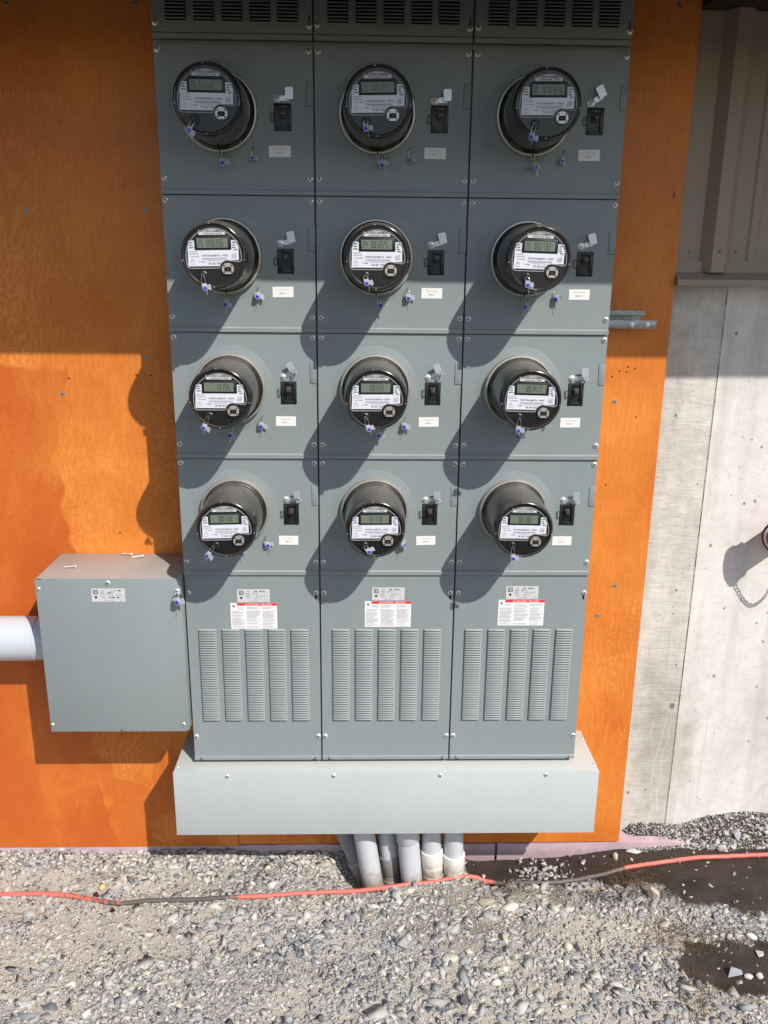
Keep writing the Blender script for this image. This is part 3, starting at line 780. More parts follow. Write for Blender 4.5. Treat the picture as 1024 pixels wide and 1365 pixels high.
def breaker_meshes():
    mb = MB(); x0, x1, z0, z1 = BRK; g = .0008
    mb.box(x0+g, x1-g, .0035, .03, z0+g, z1-g)
    fr = .0035
    cx = (x0+x1)/2
    mb.box(x0+g, x0+.009, -.0015, .0036, z0+g, z1-g, 0, .0006); mb.box(x1-.009, x1-g, -.0015, .0036, z0+g, z1-g, 0, .0006)
    mb.box(x0+.0092, x1-.0092, -.0012, .0036, z1-.010, z1-g, 0, .0006); mb.box(x0+.0092, x1-.0092, -.0012, .0036, z0+g, z0+.009, 0, .0006)
    body = mb.mesh('breaker', 'black_plastic', 30)
    mb = MB(); mb.box(cx-.0055, cx+.0055, -.0135, .004, z1-.0265, z1-.0165, 0, .0014); mb.box(cx-.0075, cx+.0075, -.0025, .004, z1-.030, z1-.013, 0, .001)
    tog = mb.mesh('toggle', 'toggle_plastic', 30)
    mb = MB()
    pts = [(x0-.004+.006*math.cos(a)*.75, -.0035-.003*math.cos(a), (z0+z1)/2+.0005+.0098*math.sin(a)) for a in [2*math.pi*k/18 for k in range(18)]]
    mb.tube(pts, .0009, 6, 0, closed=True)
    loop = mb.mesh('lock_loop', 'dark_metal', 60)
    return body, tog, loop
BRKM, TOGM, LOOPM = breaker_meshes()
def hasp_meshes():
    mb = MB(); mb.lathe([(.0085, 0), (.0085, .0015), (.0062, .0020), (.0058, .0042), (.0035, .0056)], 18)
    mb.box(-.0050, .0050, -.0060, -.0050, -.0007, .0007, 1)
    piv = mb.mesh('pivot_screw', ['zinc', 'dark_metal'], 40)
    # flat lever: arm plus a tall tab standing off the cover
    mb = MB(); mb.prism([(.0085, -.0058), (.0300, -.0062), (.0300, .0050), (.0205, .0060), (.0085, .0054)], -.0034, -.0020)
    mb.prism([(.0205, -.0030), (.0385, -.0040), (.0400, .0200), (.0370, .0228), (.0225, .0228), (.0205, .0200)], -.0105, -.0090)
    mb.add([(.0205, -.0034, .0058), (.0300, -.0034, .0048), (.0300, -.0090, .0050), (.0205, -.0090, .0060), (.0205, -.0020, .0058), (.0300, -.0020, .0048), (.0300, -.0102, .0062), (.0205, -.0102, .0072)], [(0, 1, 2, 3), (7, 6, 5, 4)])
    flat = mb.mesh('hasp_lever', 'zinc_plate', 30)
    mb = MB(); mb.prism([(.0085, -.0058), (.0300, -.0062), (.0300, .0060), (.0085, .0054)], -.0034, -.0020)
    mb.prism([(.0220, .0050), (.0385, .0050), (.0395, .0270), (.0230, .0270)], -.0175, -.0160)
    mb.add([(.0235, -.0034, .0055), (.030, -.0034, .0055), (.030, -.0160, .0080), (.0235, -.0160, .0080), (.0235, -.0020, .0060), (.030, -.0020, .0060), (.030, -.0172, .0090), (.0235, -.0172, .0090)], [(0, 1, 2, 3), (7, 6, 5, 4), (0, 3, 7, 4), (1, 5, 6, 2)])
    bent = mb.mesh('hasp_lever', 'zinc_plate', 30)
    mb = MB()
    vs = []; fs = []; n = 16
    for k in range(n):
        a = 2*math.pi*k/n; ca_, sa = math.cos(a), math.sin(a)
        for r_, dz in ((.0078, 0), (.0042, 0), (.0042, -.0013), (.0078, -.0013)):
            vs.append((.0345+r_*ca_, -.0115+r_*sa*1.05, -.0015+dz+.35*r_*sa))
    for k in range(n):
        for j in range(4): fs.append((k*4+j, k*4+(j+1) % 4, ((k+1) % n)*4+(j+1) % 4, ((k+1) % n)*4+j))
    mb.add(vs, fs); ring = mb.mesh('padlock_ring', 'zinc_plate', 40)
    return piv, flat, bent, ring
PIV, HFLAT, HBENT, HRING = hasp_meshes()
HANG = {(0, 0): 2, (1, 0): 3, (2, 0): 32, (0, 1): 12, (1, 1): 14, (2, 1): 18, (0, 2): 28, (1, 2): 24, (2, 2): 4, (0, 3): 3, (1, 3): 2, (2, 3): 1}

def slat_mesh():
    hw = .0255; pr = [(-.0004, .0072), (-.0046, .0062), (-.0068, .0046), (-.0074, .0030), (-.0068, .0023), (-.0058, .0024)]
    mb = MB(); n = len(pr)
    xs = [(-hw, 0.12), (-hw+.0018, .75), (-hw+.0042, 1.0), (hw-.0042, 1.0), (hw-.0018, .75), (hw, 0.12)]
    vs = [(x, y*s, z) for x, s in xs for y, z in pr]
    fs = [(i*n+j, (i+1)*n+j, (i+1)*n+j+1, i*n+j+1) for i in range(len(xs)-1) for j in range(n-1)]
    mb.add(vs, fs)
    return mb.mesh('louver_slat', 'grey_paint', 50)
SLAT = slat_mesh()
PITCH = .2875/39
VX = [-.1297, -.0645, .0004, .0650, .1290]

def data_label(parent, x0, x1, z0, z1, y, name='rating_label'):
    mb = MB(); mb.box(x0, x1, y, y+.0006, z0, z1)
    lab = mb.build(name, 'label_silver', parent, 0)
    mb = MB(); h = z1-z0; wd = x1-x0; yy = y-.0003
    lx, lz, s = x0+wd*.055, z1-h*.44, h*.34
    add_bar(mb, lx, lx+s, lz, lz+s, yy, 0)
    add_bar(mb, lx+s*.16, lx+s*.84, lz+s*.16, lz+s*.84, yy-.0001, 1)
    add_bar(mb, lx+s*.26, lx+s*.74, lz+s*.26, lz+s*.74, yy-.0002, 0)
    add_bar(mb, lx+s*.42, lx+s*.66, lz+s*.34, lz+s*.66, yy-.0003, 1)
    cx, cz, r_ = lx+s*.5, z0+h*.34, h*.10
    mb.add([(cx+r_*math.cos(2*math.pi*k/14), yy, cz+r_*math.sin(2*math.pi*k/14)) for k in range(14)], [tuple(range(14))], 0)
    rows = [(.80, 'CAT'), (.62, 'SERIES'), (.44, 'VOLTS'), (.27, 'TYPE')]
    rr = random.Random(int(abs(x0)*9999))
    for fz, tx in rows:
        add_text(mb, tx, x0+wd*.395, z0+h*fz, h*.125, yy, 'RIGHT', 0)
        add_bar(mb, x0+wd*.42, x0+wd*.95, z0+h*(fz-.055), z0+h*(fz-.055)+.0004, yy, 2)
        xx = x0+wd*rr.uniform(.46, .58)
        for _ in range(rr.randint(2, 4)):
            l_ = wd*rr.uniform(.04, .11)
            if xx+l_ > x0+wd*.93: break
            add_bar(mb, xx, xx+l_, z0+h*(fz+.01), z0+h*(fz+.085), yy, rr.choice((0, 2)))
            xx += l_+wd*rr.uniform(.015, .07)
    add_bar(mb, x0+wd*.36, x0+wd*.66, z0+h*.075, z0+h*.12, yy, 2)
    add_bar(mb, x0+wd*.84, x0+wd*.95, z0+h*.075, z0+h*.11, yy, 2)
    mb.build('lettering', ['ink', 'label_silver', 'ink_pale'], lab, 0)
    return lab
def danger_label(parent, x0, x1, z0, z1, y, seed):
    mb = MB(); mb.box(x0, x1, y, y+.0006, z0, z1); lab = mb.build('warning_label', 'label_white', parent, 0)
    wd, h = x1-x0, z1-z0; yy = y-.0003
    mb = MB(); add_bar(mb, x0+wd*.145, x1, z1-h*.10, z1, yy); mb.build('red_band', 'danger_red', lab, 0)
    rr = random.Random(seed); mb = MB()
    tx = x0+wd*.31
    mb.add([(tx, yy-.0002, z1-h*.088), (tx+h*.075, yy-.0002, z1-h*.088), (tx+h*.0375, yy-.0002, z1-h*.018)], [(0, 1, 2)], 0)
    add_text(mb, 'DANGER / PELIGRO', x0+wd*.37, z1-h*.087, h*.098, yy-.0002, 'LEFT', 0)
    for c0, c1 in ((.03, .30), (.345, .65), (.69, .97)):
        for blk in ((.155, .245), (.30, .86), (.905, .965)):
            z_ = z1-h*blk[0]
            while z_ > z1-h*blk[1]:
                xx = x0+wd*c0
                if c0 < .1 and blk[0] < .2: xx = x0+wd*.15
                end = x0+wd*(c1-rr.random()**2*.12)
                while xx < end:
                    l_ = wd*rr.uniform(.012, .045)
                    add_bar(mb, xx, min(xx+l_, end), z_-h*.016, z_, yy, 1); xx += l_+wd*.006
                z_ -= h*(.031 if rr.random() > .12 else .055)
    # hand-and-arc symbol
    bx_, bz = x0+wd*.06, z1-h*.13
    mb.add([(bx_-wd*.02, yy, bz+h*.04), (bx_+wd*.03, yy, bz+h*.05), (bx_+wd*.02, yy, bz), (bx_+wd*.045, yy, bz), (bx_, yy, bz-h*.075), (bx_+wd*.008, yy, bz-h*.02), (bx_-wd*.01, yy, bz-h*.02)], [(0, 1, 2, 6), (2, 3, 4, 5)], 2)
    mb.build('lettering', ['label_white', 'ink_pale', 'ink'], lab, 0)

def unit_label(parent, x0, x1, z0, z1, y, n, tilt):
    mb = MB(); mb.box(-(x1-x0)/2, (x1-x0)/2, -.0005, .0002, -(z1-z0)/2, (z1-z0)/2)
    lab = mb.build('unit_label', 'label_white', parent, 0, ((x0+x1)/2, y, (z0+z1)/2)); lab.rotation_euler = (0, R(tilt), 0)
    wd, h = x1-x0, z1-z0; mb = MB(); rr = random.Random(n+40)
    xx = -wd*.27
    while xx < wd*.28:
        l_ = wd*rr.uniform(.025, .05); add_bar(mb, xx, xx+l_, h*.17, h*.27, -.0008, 1); xx += l_+wd*.012*(1 if rr.random() > .15 else 3)
    add_text(mb, 'UNIT %d' % n, -wd*.02, -h*.20, h*.20, -.0008, 'CENTER', 0)
    mb.build('lettering', ['ink', 'ink_faint'], lab, 0)

CAB = ['grey steel meter cabinet column standing leftmost beside the square junction box',
       'grey steel meter cabinet column in the middle of the three',
       'grey steel meter cabinet column rightmost beside the bare plywood and concrete']
for ci in range(3):
    X = (ci-1)*W
    cab = thing('meter_cabinet', CAB[ci], 'meter cabinet', (X, 0, Z0), 'meter cabinet columns')
    mb = MB(); mb.box(-W/2+.0006, W/2-.0006, .0165, YW-.0015, -1.893, .1175); mb.build('enclosure', 'grey_paint', cab, 0)
    # side skins, folded forward to the face at the ends of the row of cabinets
    for rI in range(4):
        zr = -P*rI+(.0125 if rI == 0 else 0)
        cv = put('meter_cover', CVR, cab, (0, 0, -P*rI))
        if rI == 0: cv.location.z = .003; cv.scale.z = 1.0095
        for sx in (-1, 1):
            put_screw(cv, sx*.1768, 0, -.0118); put_screw(cv, sx*.1766, 0, -.2894)
        put('knockout_tab', KNOCK, cv, (.1693, 0, -.1018))
        put('socket_collar', COLLAR, cv, (-.0374, 0, -.1424))
        bk = put('breaker', BRKM, cab, (0, 0, -P*rI)); put('toggle', TOGM, bk); put('lock_loop', LOOPM, bk)
        hs = put('hasp', PIV, cab, (.1000, 0, -P*rI-.1115))
        lv = put('lever', HFLAT if rI < 2 else HBENT, hs, None, (0, R(-HANG[(ci, rI)]), 0))
        if rI >= 2: put('padlock_ring', HRING, hs, None, (0, R(-HANG[(ci, rI)]), 0))
        unit_label(cab, .0776, .1300, -P*rI-.2405, -P*rI-.2150, -.0002, rI*3+ci+1 if False else ci*4+rI+1, random.uniform(-.8, .8))
    # lower louvred cover
    zc0 = -P*4-.0012
    mb = MB()
    mb.xprof([(0, zc0), (.016, zc0), (.016, -1.8925), (.0005, -1.8925), (-.0030, -1.8925), (-.0030, -1.8835), (0, -1.8805)], -HW, HW)
    lc = mb.build('lower_cover', 'grey_paint', cab, 0)
    mb = MB()
    for sx in (-1, 1):
        mb.box(sx*.168-.0011, sx*.168+.0011, -.0034, .001, -1.8925, -1.8825); mb.box(min(sx*.168, sx*.160), max(sx*.168, sx*.160), -.0034, .001, -1.8927, -1.8905)
    mb.build('latch_slot', 'dark_metal', lc, 0)
    for sx in (-1, 1):
        put_screw(lc, sx*.1766, 0, -1.3660); put_screw(lc, sx*.1775, 0, -1.8155)
    mb = MB(); mb.box(.1735, .1785, -.0005, .001, -1.3860, -1.3700); mb.build('keyhole', 'recess_black', lc, 0)
    for vx in VX:
        mb = MB(); mb.box(vx-.0238, vx+.0238, -.0006, .001, -1.7620, -1.4765); mb.build('slot_shade', 'recess_black', lc, 0)  # black plate added for the shade inside the louvre slots
        for k in range(39): put('slat', SLAT, lc, (vx, 0, -1.4757-(k+1)*PITCH))
    d0 = (0, .0055, .0095)[ci]
    data_label(cab, -.0425, .0480, -1.3945+d0, -1.3565+d0, -.0006)
    danger_label(cab, -.0625, .0670, -1.4750+d0*1.0, -1.3972+d0, -.0007, 7+ci)
    # vented top cover
    mb = MB(); mb.xprof([(0, .1175), (.016, .1175), (.016, .0135), (-.0022, .0135), (-.0022, .0235), (.0045, .0242), (.0045, .0262), (0, .0268)], -HW, HW)
    tc = mb.build('vent_cover', 'grey_paint', cab, 0)
    for vx in VX:
        mb = MB(); mb.box(vx-.0238, vx+.0238, -.0006, .001, .0512, .1170); mb.build('slot_shade', 'recess_black', tc, 0)  # slot shade again, put in as a black plate behind the slats
        for k in range(9): put('slat', SLAT, tc, (vx, 0, .0512+k*PITCH))
    put_screw(tc, -.1775, 0, .0467); put_screw(tc, .1785, 0, .0440)
    mb = MB(); mb.box(.1768, .1800, -.0005, .001, .047, .066); mb.build('keyhole', 'recess_black', tc, 0)

# ------------------------------------------------------------------ electric meters
def arc(cx, cz, r, a0, a1, n): return [(cx+r*math.cos(R(a0+(a1-a0)*k/n)), cz+r*math.sin(R(a0+(a1-a0)*k/n))) for k in range(n+1)]
FD = .1757
def meter_meshes():
    D = {}
    mb = MB(); mb.lathe([(.0800, .0045), (.0905, .0050), (.0918, .0075), (.0918, .0150), (.0895, .0180), (.0862, .0185), (.0845, .0165)], 64, cap=(False, False))
    D['ring'] = mb.mesh('sealing_ring', 'ring_metal', 40)
    mb = MB(); mb.box(-.0011, .0011, -.0190, -.0045, -.0935, -.0845); 
    D['gap'] = mb.mesh('ring_gap', 'recess_black', 0)
    mb = MB(); mb.box(-.0042, -.0018, -.0165, -.0085, -.1000, -.0900); mb.box(.0018, .0042, -.0165, -.0085, -.1000, -.0900)
    mt = Matrix.Translation((.0065, -.0120, -.0965)) @ Matrix.Rotation(R(90), 4, 'Z')
    mb.lathe([(.0016, 0), (.0016, .022)], 8, 0, mt); mb.lathe([(.0030, .0195), (.0030, .0225)], 6, 0, mt)
    D['latch'] = mb.mesh('ring_latch', 'galvanised', 30)
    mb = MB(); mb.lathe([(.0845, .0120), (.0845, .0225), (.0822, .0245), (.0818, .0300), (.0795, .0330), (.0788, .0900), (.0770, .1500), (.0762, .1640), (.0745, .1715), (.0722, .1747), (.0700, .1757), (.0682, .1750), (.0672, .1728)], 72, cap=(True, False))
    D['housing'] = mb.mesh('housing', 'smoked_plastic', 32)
    mb = MB(); mb.lathe([(.0676, .1690), (.0676, .1722)], 64); D['face'] = mb.mesh('face', 'face_black', 40)
    # raised clear window edge following the name plate
    out = arc(0, -.004, .0632, -8, 188, 40)
    out = out[:-1]+arc(-.0532, -.0195, .0085, 180, 270, 6)+[(.010, -.0280)]+arc(.0315, -.030, .0195, 172, 95, 8)+[(.0545, -.0142)]+arc(.0560, -.0090, .0055, 270, 350, 5)
    mb = MB(); mb.tube([(x, -.1730, z) for x, z in out], .0013, 6, 0, closed=True); D['window'] = mb.mesh('window_edge', 'clear_edge_glint', 60)
    mb = MB(); yp = -.1726
    poly = [(-.0590, -.0233), (.0115, -.0233)]+[(x, z) for x, z in arc(.0315, -.030, .0205, 160, 105, 6)]+[(.0574, -.0105), (.0574, .0250), (.0545, .0333), (.0415, .0333), (.0415, .0118), (-.0425, .0118), (-.0425, .0333), (-.0545, .0333), (-.0575, .0250)]
    mb.prism(poly, yp-.0005, yp)
    D['plate'] = mb.mesh('nameplate', 'plate_white', 0)
    mb = MB(); q = [(-.0310, .0455), (.0295, .0455), (.0295, .0575)]+arc(0, -.004, .0640, 63, 117, 8)+[(-.0310, .0575)]
    mb.prism(q, yp-.0005, yp); D['tag'] = mb.mesh('barcode_tag', 'label_silver', 0)
    mb = MB(); yy = yp-.0008; rr = random.Random(3); x = -.025
    while x < .024:
        wd = rr.choice((.0005, .0005, .0009, .0014)); add_bar(mb, x, x+wd, .0510, .0560, yy); x += wd+rr.choice((.0005, .0008, .0012))
    x = -.02
    while x < .022: add_bar(mb, x, x+.0018, .0472, .0492, yy); x += .0027 if rr.random() > .2 else .005
    D['tagink'] = mb.mesh('barcode', 'ink', 0)
    mb = MB(); mb.box(-.0412, .0402, -.1745, -.1715, .0133, .0432, 0, .0012); D['bezel'] = mb.mesh('display_bezel', 'black_plastic', 30)
    mb = MB(); mb.box(-.0362, .0340, -.1748, -.1740, .0170, .0380); D['lcd'] = mb.mesh('display', 'lcd', 0)
    mb = MB(); o8 = arc(.0315, -.0300, .0137, 22.5, 382.5, 16)[:-1]
    o8 = [(x, max(z, -.0412)) for x, z in o8]
    mb.prism(o8, -.1790, -.1715, 0)
    for dx, dz in ((-.0082, .0072), (.0082, .0072), (-.0082, -.0068), (.0082, -.0068)):
        mb.prism(arc(.0315+dx, -.030+dz, .0019, 0, 360, 8)[:-1], -.1793, -.1785, 1)
    mb.prism([(.0235, -.0335), (.0260, -.0355), (.0370, -.0355), (.0395, -.0335), (.0395, -.0275), (.0370, -.0255), (.0260, -.0255), (.0235, -.0275)], -.1794, -.1785, 1)
    mb.prism([(.0270, -.0325), (.0360, -.0325), (.0360, -.0285), (.0270, -.0285)], -.1796, -.1790, 2)
    D['port'] = mb.mesh('optical_port', ['port_metal', 'recess_black', 'fdc_dark'], 30)
    mb = MB(); mt = Matrix.Translation((-.0275, -.1715, -.0430)); mb.lathe([(.0105, 0), (.0105, .0035), (.0080, .0050)], 20, 0, mt); mb.box(-.0290, -.0260, -.1800, -.1755, -.0520, -.0330, 0, .0008)
    D['knob'] = mb.mesh('reset_knob', 'black_plastic', 30)
    mb = MB(); mb.lathe([(.0015, 0), (.0015, .0008)], 8); D['pip'] = mb.mesh('rim_pip', 'clear_edge_glint', 0)
    mb = MB()
    vs = []; fs = []
    for k in range(9):
        a = R(-56+k*3.6); r_ = .0796
        vs += [(r_*math.cos(a), -.048, r_*math.sin(a)), (r_*math.cos(a)*.996, -.066, r_*math.sin(a)*.996)]
    for k in range(8): fs.append((2*k, 2*k+2, 2*k+3, 2*k+1))
    mb.add(vs, fs); D['sticker'] = mb.mesh('side_sticker', 'ring_metal', 60)
    # printed matter common to all plates
    mb = MB(); yy = yp-.0009; rr = random.Random(8)
    for z_, x0, x1 in ((.0275, -.0545, -.0455), (.0220, -.0545, -.0460), (.0165, -.0550, -.0445), (.0270, .0440, .0520), (.0215, .0440, .0500), (.0165, .0440, .0515), (.0115, .0470, .0545)):
        x = x0
        while x < x1: l_ = rr.uniform(.0012, .0030); add_bar(mb, x, min(x+l_, x1), z_, z_+.0026, yy, 0); x += l_+.0007
    for z_, x0, x1 in ((.0080, -.055, -.036), (.0030, -.055, -.034), (-.0030, -.052, -.032)):
        x = x0
        while x < x1: l_ = rr.uniform(.0012, .0040); add_bar(mb, x, min(x+l_, x1), z_, z_+.0020, yy, 1); x += l_+.0007
    x = -.0265
    while x < .0300: l_ = rr.choice((.0007, .0011, .0016)); add_bar(mb, x, x+l_, -.0085, -.0050, yy, 1); x += l_+.0006
    x = -.015
    while x < .0180: l_ = rr.uniform(.0015, .0040); add_bar(mb, x, x+l_, -.0118, -.0103, yy, 1); x += l_+.0007
    for q in ((-.0535, -.0450, -.0185, -.0178), (-.0535, -.0450, -.0120, -.0113), (-.0535, -.0528, -.0185, -.0113), (-.0457, -.0450, -.0185, -.0113)): add_bar(mb, *q, yy, 1)
    add_bar(mb, -.0515, -.0470, -.0098, -.0078, yy, 1)
    for i in range(5): add_bar(mb, .0415+i*.0024, .0428+i*.0024, -.0065, .0060-rr.random()*.004, yy, 1)
    add_text(mb, '3 WIRE', -.0340, -.0150, .0042, yy, 'LEFT', 0)
    D['plateink'] = mb.mesh('small_print', ['ink', 'ink_pale'], 0)
    return D
MD = meter_meshes()
LCD = {(0, 0): '25 Error', (1, 0): '25 101747', (2, 0): '88 10101010', (0, 1): '25 000356', (1, 1): '24 001225', (2, 1): '25 002732', (0, 2): '    13154', (1, 2): '   00333', (2, 2): '   001417', (0, 3): '   00110', (1, 3): '   01110', (2, 3): '   00100'}
SER = {(0, 0): '77 667 177', (1, 0): '77 669 287', (2, 0): '77 677 674', (0, 1): '78 282 399', (1, 1): '78 287 187', (2, 1): '78 282 812', (0, 2): '78 288 812', (1, 2): '78 287 507', (2, 2): '78 284 383', (0, 3): '77 668 127', (1, 3): '78 284 680', (2, 3): '78 282 228'}
NUM = ['102026', '102024', '102028', '102025', '102023', '102029', '102030', '102027', '102031', '102021', '102022', '102032']
def meter_label(ci, ri):
    if (ci, ri) == (0, 0): return 'round electric meter in the top row of the left cabinet, display showing an error'
    return 'round black electric meter in the %s row of the %s cabinet' % (ROWN[ri], COLN[ci])
k = 0
for ri_ in range(4):
    for ci in range(3):
        mx, mz = (ci-1)*W-.0374, zz(-.1424-P*ri_)
        t = thing('electric_meter', meter_label(ci, ri_), 'electric meter', (mx, -.0002, mz), 'round electric meters')
        t.rotation_euler = (0, R(random.uniform(-1.5, 1.5)), 0)
        rg = put('sealing_ring', MD['ring'], t); put('ring_gap', MD['gap'], rg); put('ring_latch', MD['latch'], rg)
        hs = put('housing', MD['housing'], t); put('side_sticker', MD['sticker'], hs); [put('rim_pip', MD['pip'], hs, (.0712*math.cos(R(a_)), -.1756, .0712*math.sin(R(a_)))) for a_ in (-8, 95, 188, 268)]
        fc = put('face', MD['face'], t); put('window_edge', MD['window'], fc)
        npl = put('nameplate', MD['plate'], t); put('small_print', MD['plateink'], npl)
        mb = MB(); yy = -.1736
        add_text(mb, 'FORTISALBERTA', -.0268, -.0018, .0058, yy, 'LEFT', 0); add_text(mb, NUM[k], .0190, -.0018, .0058, yy, 'LEFT', 0, .82)
        add_text(mb, SER[(ci, ri_)], -.0130, -.0195, .0062, yy, 'LEFT', 0)
        mb.build('lettering', 'ink', npl, 0)
        tg = put('barcode_tag', MD['tag'], t); put('barcode', MD['tagink'], tg)
        bz = put('display_bezel', MD['bezel'], t); dp = put('display', MD['lcd'], t)
        mb = MB(); s = LCD[(ci, ri_)]
        add_seg(mb, s, -.0335, .0200, .0066 if len(s) < 10 else .0058, .0150, -.1751)
        mb.build('digits', 'lcd_ink', dp, 0)
        put('optical_port', MD['port'], t); put('reset_knob', MD['knob'], t)
        k += 1

# ------------------------------------------------------------------ wire seals
def seal_meshes():
    D = {}
    mb = MB(); mb.lathe([(.0058, 0), (.0068, .002), (.0068, .0085), (.0060, .0100)], 18, 0)
    mb.box(-.0062, .0062, -.0085, -.0015, -.0010, .0105, 0, .0010)
    mb.prism([(.0040, -.0020), (.0150, -.0075), (.0170, -.0010), (.0150, .0070), (.0050, .0060)], -.0060, -.0048)
    D['body'] = mb.mesh('seal_body', 'seal_clear', 30)
    mb = MB(); mb.lathe([(.0045, .0070), (.0045, .0104), (.0032, .0110)], 16); mb.box(-.0030, .0030, -.0114, -.0104, -.0005, .0005)
    D['core'] = mb.mesh('seal_core', 'seal_blue', 30)
    # loop of wire rising from the body to the origin of the seal (the anchor)
    for nm, (h, w_, tail) in {'long': (.026, .0048, .016), 'short': (.012, .0055, .020)}.items():
        mb = MB()
        pts = [(-w_*.6, -.004, .008), (-w_, -.005, .008+h*.45), (-w_*.35, -.002, .008+h*.92), (0, .0, .008+h), (w_*.35, -.003, .008+h*.92), (w_, -.006, .008+h*.45), (w_*.6, -.005, .008)]
        mb.tube(pts, .0006, 5); mb.tube([(w_*.4, -.005, 0), (w_*1.0, -.007, -.006), (w_*.6, -.009, -tail)], .0006, 5)
        D['wire_'+nm] = mb.mesh('seal_wire', 'wire', 60)
    return D
SD = seal_meshes()
def wire_seal(x, y, z, kind, roty, rotz, label, group, s=1.0):
    """x,y,z is where the wire is anchored; the seal hangs below it"""
    t = thing('wire_seal', label, 'seal', (x, y, z), group, (R(random.uniform(-6, 6)), R(roty), R(rotz)))
    t.scale = (s, s, s)
    dz = -.034 if kind == 'long' else -.020
    put('wire', SD['wire_'+kind], t, (0, 0, dz)); b_ = put('seal_body', SD['body'], t, (0, 0, dz)); put('blue_core', SD['core'], b_)
    return t
HOLE = MB(); HOLE.box(-.0012, .0012, -.0006, .0004, -.0030, .0050); HOLE = HOLE.mesh('seal_hole', 'recess_black', 0)
ROT1 = [(2, 0), (-12, -25), (22, 30), (4, 5), (-4, 10), (-18, -35), (6, 0), (2, -10), (40, -60), (-10, 15), (38, 60), (25, 60)]
ROT2 = [(30, 25), (-6, -10), (12, -15), (-8, 25), (-8, 5), (0, 8), (22, -5), (-14, 25), (4, 0), (35, -10), (-35, 12), (-4, 0)]
k = 0
for ri_ in range(4):
    for ci in range(3):
        X, zr = (ci-1)*W, zz(-P*ri_)
        cab = [o for o in bpy.data.objects if o.name.startswith('meter_cabinet')][ci]
        put('seal_hole', HOLE, cab, (.0412, 0, -P*ri_-.2190))
        where = '%s row of the %s cabinet' % (ROWN[ri_], COLN[ci])
        if (ci, ri_) not in ((2, 3),):
            wire_seal(X+.0412, -.0040, zr-.2190, 'short' if ri_ != 0 else 'long', ROT1[k][0], ROT1[k][1], 'blue wire seal on the cover beside the meter, '+where, 'seals on the cabinet covers', 1.05 if ri_ else .8)
        wire_seal(X-.0345+random.uniform(-.003, .006), -.0195, zr-.2390-.002*(ri_ > 1), 'short', random.uniform(-25, 25), random.uniform(-15, 35), 'blue wire seal below the meter ring, '+where, 'seals under the meter rings')
        wire_seal(X-.0374-.0275, -.1815, zr-.1424-.0395, 'short' if (ci, ri_) in ((1, 0), (1, 1), (2, 1), (1, 3)) else 'long', ROT2[k][0], ROT2[k][1], 'blue wire seal on the meter face, '+where, 'seals on the meter faces', .95)
        k += 1

# ------------------------------------------------------------------ square junction box on the left
jb = thing('junction_box', 'square grey steel junction box mounted left of the meter cabinets', 'junction box', (0, 0, 0))
x0, x1, z0, z1, yf = -.9568, -.5655, zz(-1.7790), zz(-1.3125), -.0340
mb = MB(); mb.box(x0+.002, x1+.0005, yf+.0035, YW-.0015, z0+.0015, z1-.0012, 0, .0012); mb.build('enclosure', 'grey_paint', jb, 30)
mb = MB(); mb.box(x0, x1-.006, yf, yf+.0033, z0, z1, 0, .0012); jc = mb.build('cover', 'grey_paint', jb, 30)
put_screw(jc, -.7609, yf, zz(-1.3245))
for x_, z_ in ((-.9484, -1.3423), (-.9510, -1.7559), (-.5790, -1.7555)): o = put_screw(jc, x_, yf, zz(z_)); o.scale = (.75, .75, .75)
mb = MB(); mb.lathe([(.0022, 0), (.0022, .001)], 10); hl = mb.mesh('hole', 'recess_black', 0)
put('hole', hl, jc, (-.7570, yf, zz(-1.7745)))
mb = MB(); mb.box(-.953, -.938, yf-.0006, yf+.001, zz(-1.3145), zz(-1.3130)); mb.build('corner_slit', 'recess_black', jc, 0)
data_label(jb, -.8072, -.7166, zz(-1.3795), zz(-1.3410), yf-.0007)
mb = MB(); mb.box(-.5785, -.5680, yf-.0150, yf+.001, zz(-1.3520), zz(-1.3505)); mb.build('seal_tab', 'zinc_plate', jb, 0)
put_screw(jc, -.5745, yf, zz(-1.3480))
wire_seal(-.5740, yf-.012, zz(-1.3480), 'short', -12, -10, 'blue and clear wire seal on the top right corner of the square junction box', 'seal on the junction box', 1.25)
def loose_screw():
    mb = MB(); mt = Matrix.Rotation(R(90), 4, 'Z')
    mb.lathe([(.0050, 0), (.0044, .0016), (.0023, .0042), (.0021, .030), (.0004, .036)], 8, 0, mt)
    return mb.mesh('loose_screw', 'zinc_bright', 40)
LS = loose_screw()
for (x_, y_, a), lb in zip(((-.8720, .0500, 178), (-.7440, .1560, 160), (-.7050, .1420, 196)), ('bright loose screw lying alone near the front of the junction box top', 'bright loose screw at the back of the junction box top, left of its pair', 'bright loose screw at the back of the junction box top, right of its pair')):
    t = thing('loose_screw', lb, 'screw', (x_, y_, z1+.0050), 'loose screws on the junction box')
    put('shank', LS, t, None, (0, R(4), R(a)))

# large pale conduit entering the junction box from the left
pp = thing('conduit_pipe', 'thick pale plastic conduit running into the left side of the junction box', 'pipe', (0, .095, zz(-1.5470)))
def xtube(a, b_, r, mat, parent, name, n=48, lip=0.0):
    mb = MB(); mt = Matrix.Translation((b_, 0, 0)) @ Matrix.Rotation(R(-90), 4, 'Z')
    L = b_-a
    mb.lathe([(r-.006, 0), (r-.0015, 0), (r, .0015), (r, L)], n, 0, mt, (False, True)); return mb.build(name, mat, parent, 40)
xtube(-2.4, -1.0130, .0652, 'pvc_pale', pp, 'coupling'); xtube(-1.0128, -.953, .0625, 'pvc_pale', pp, 'adapter')

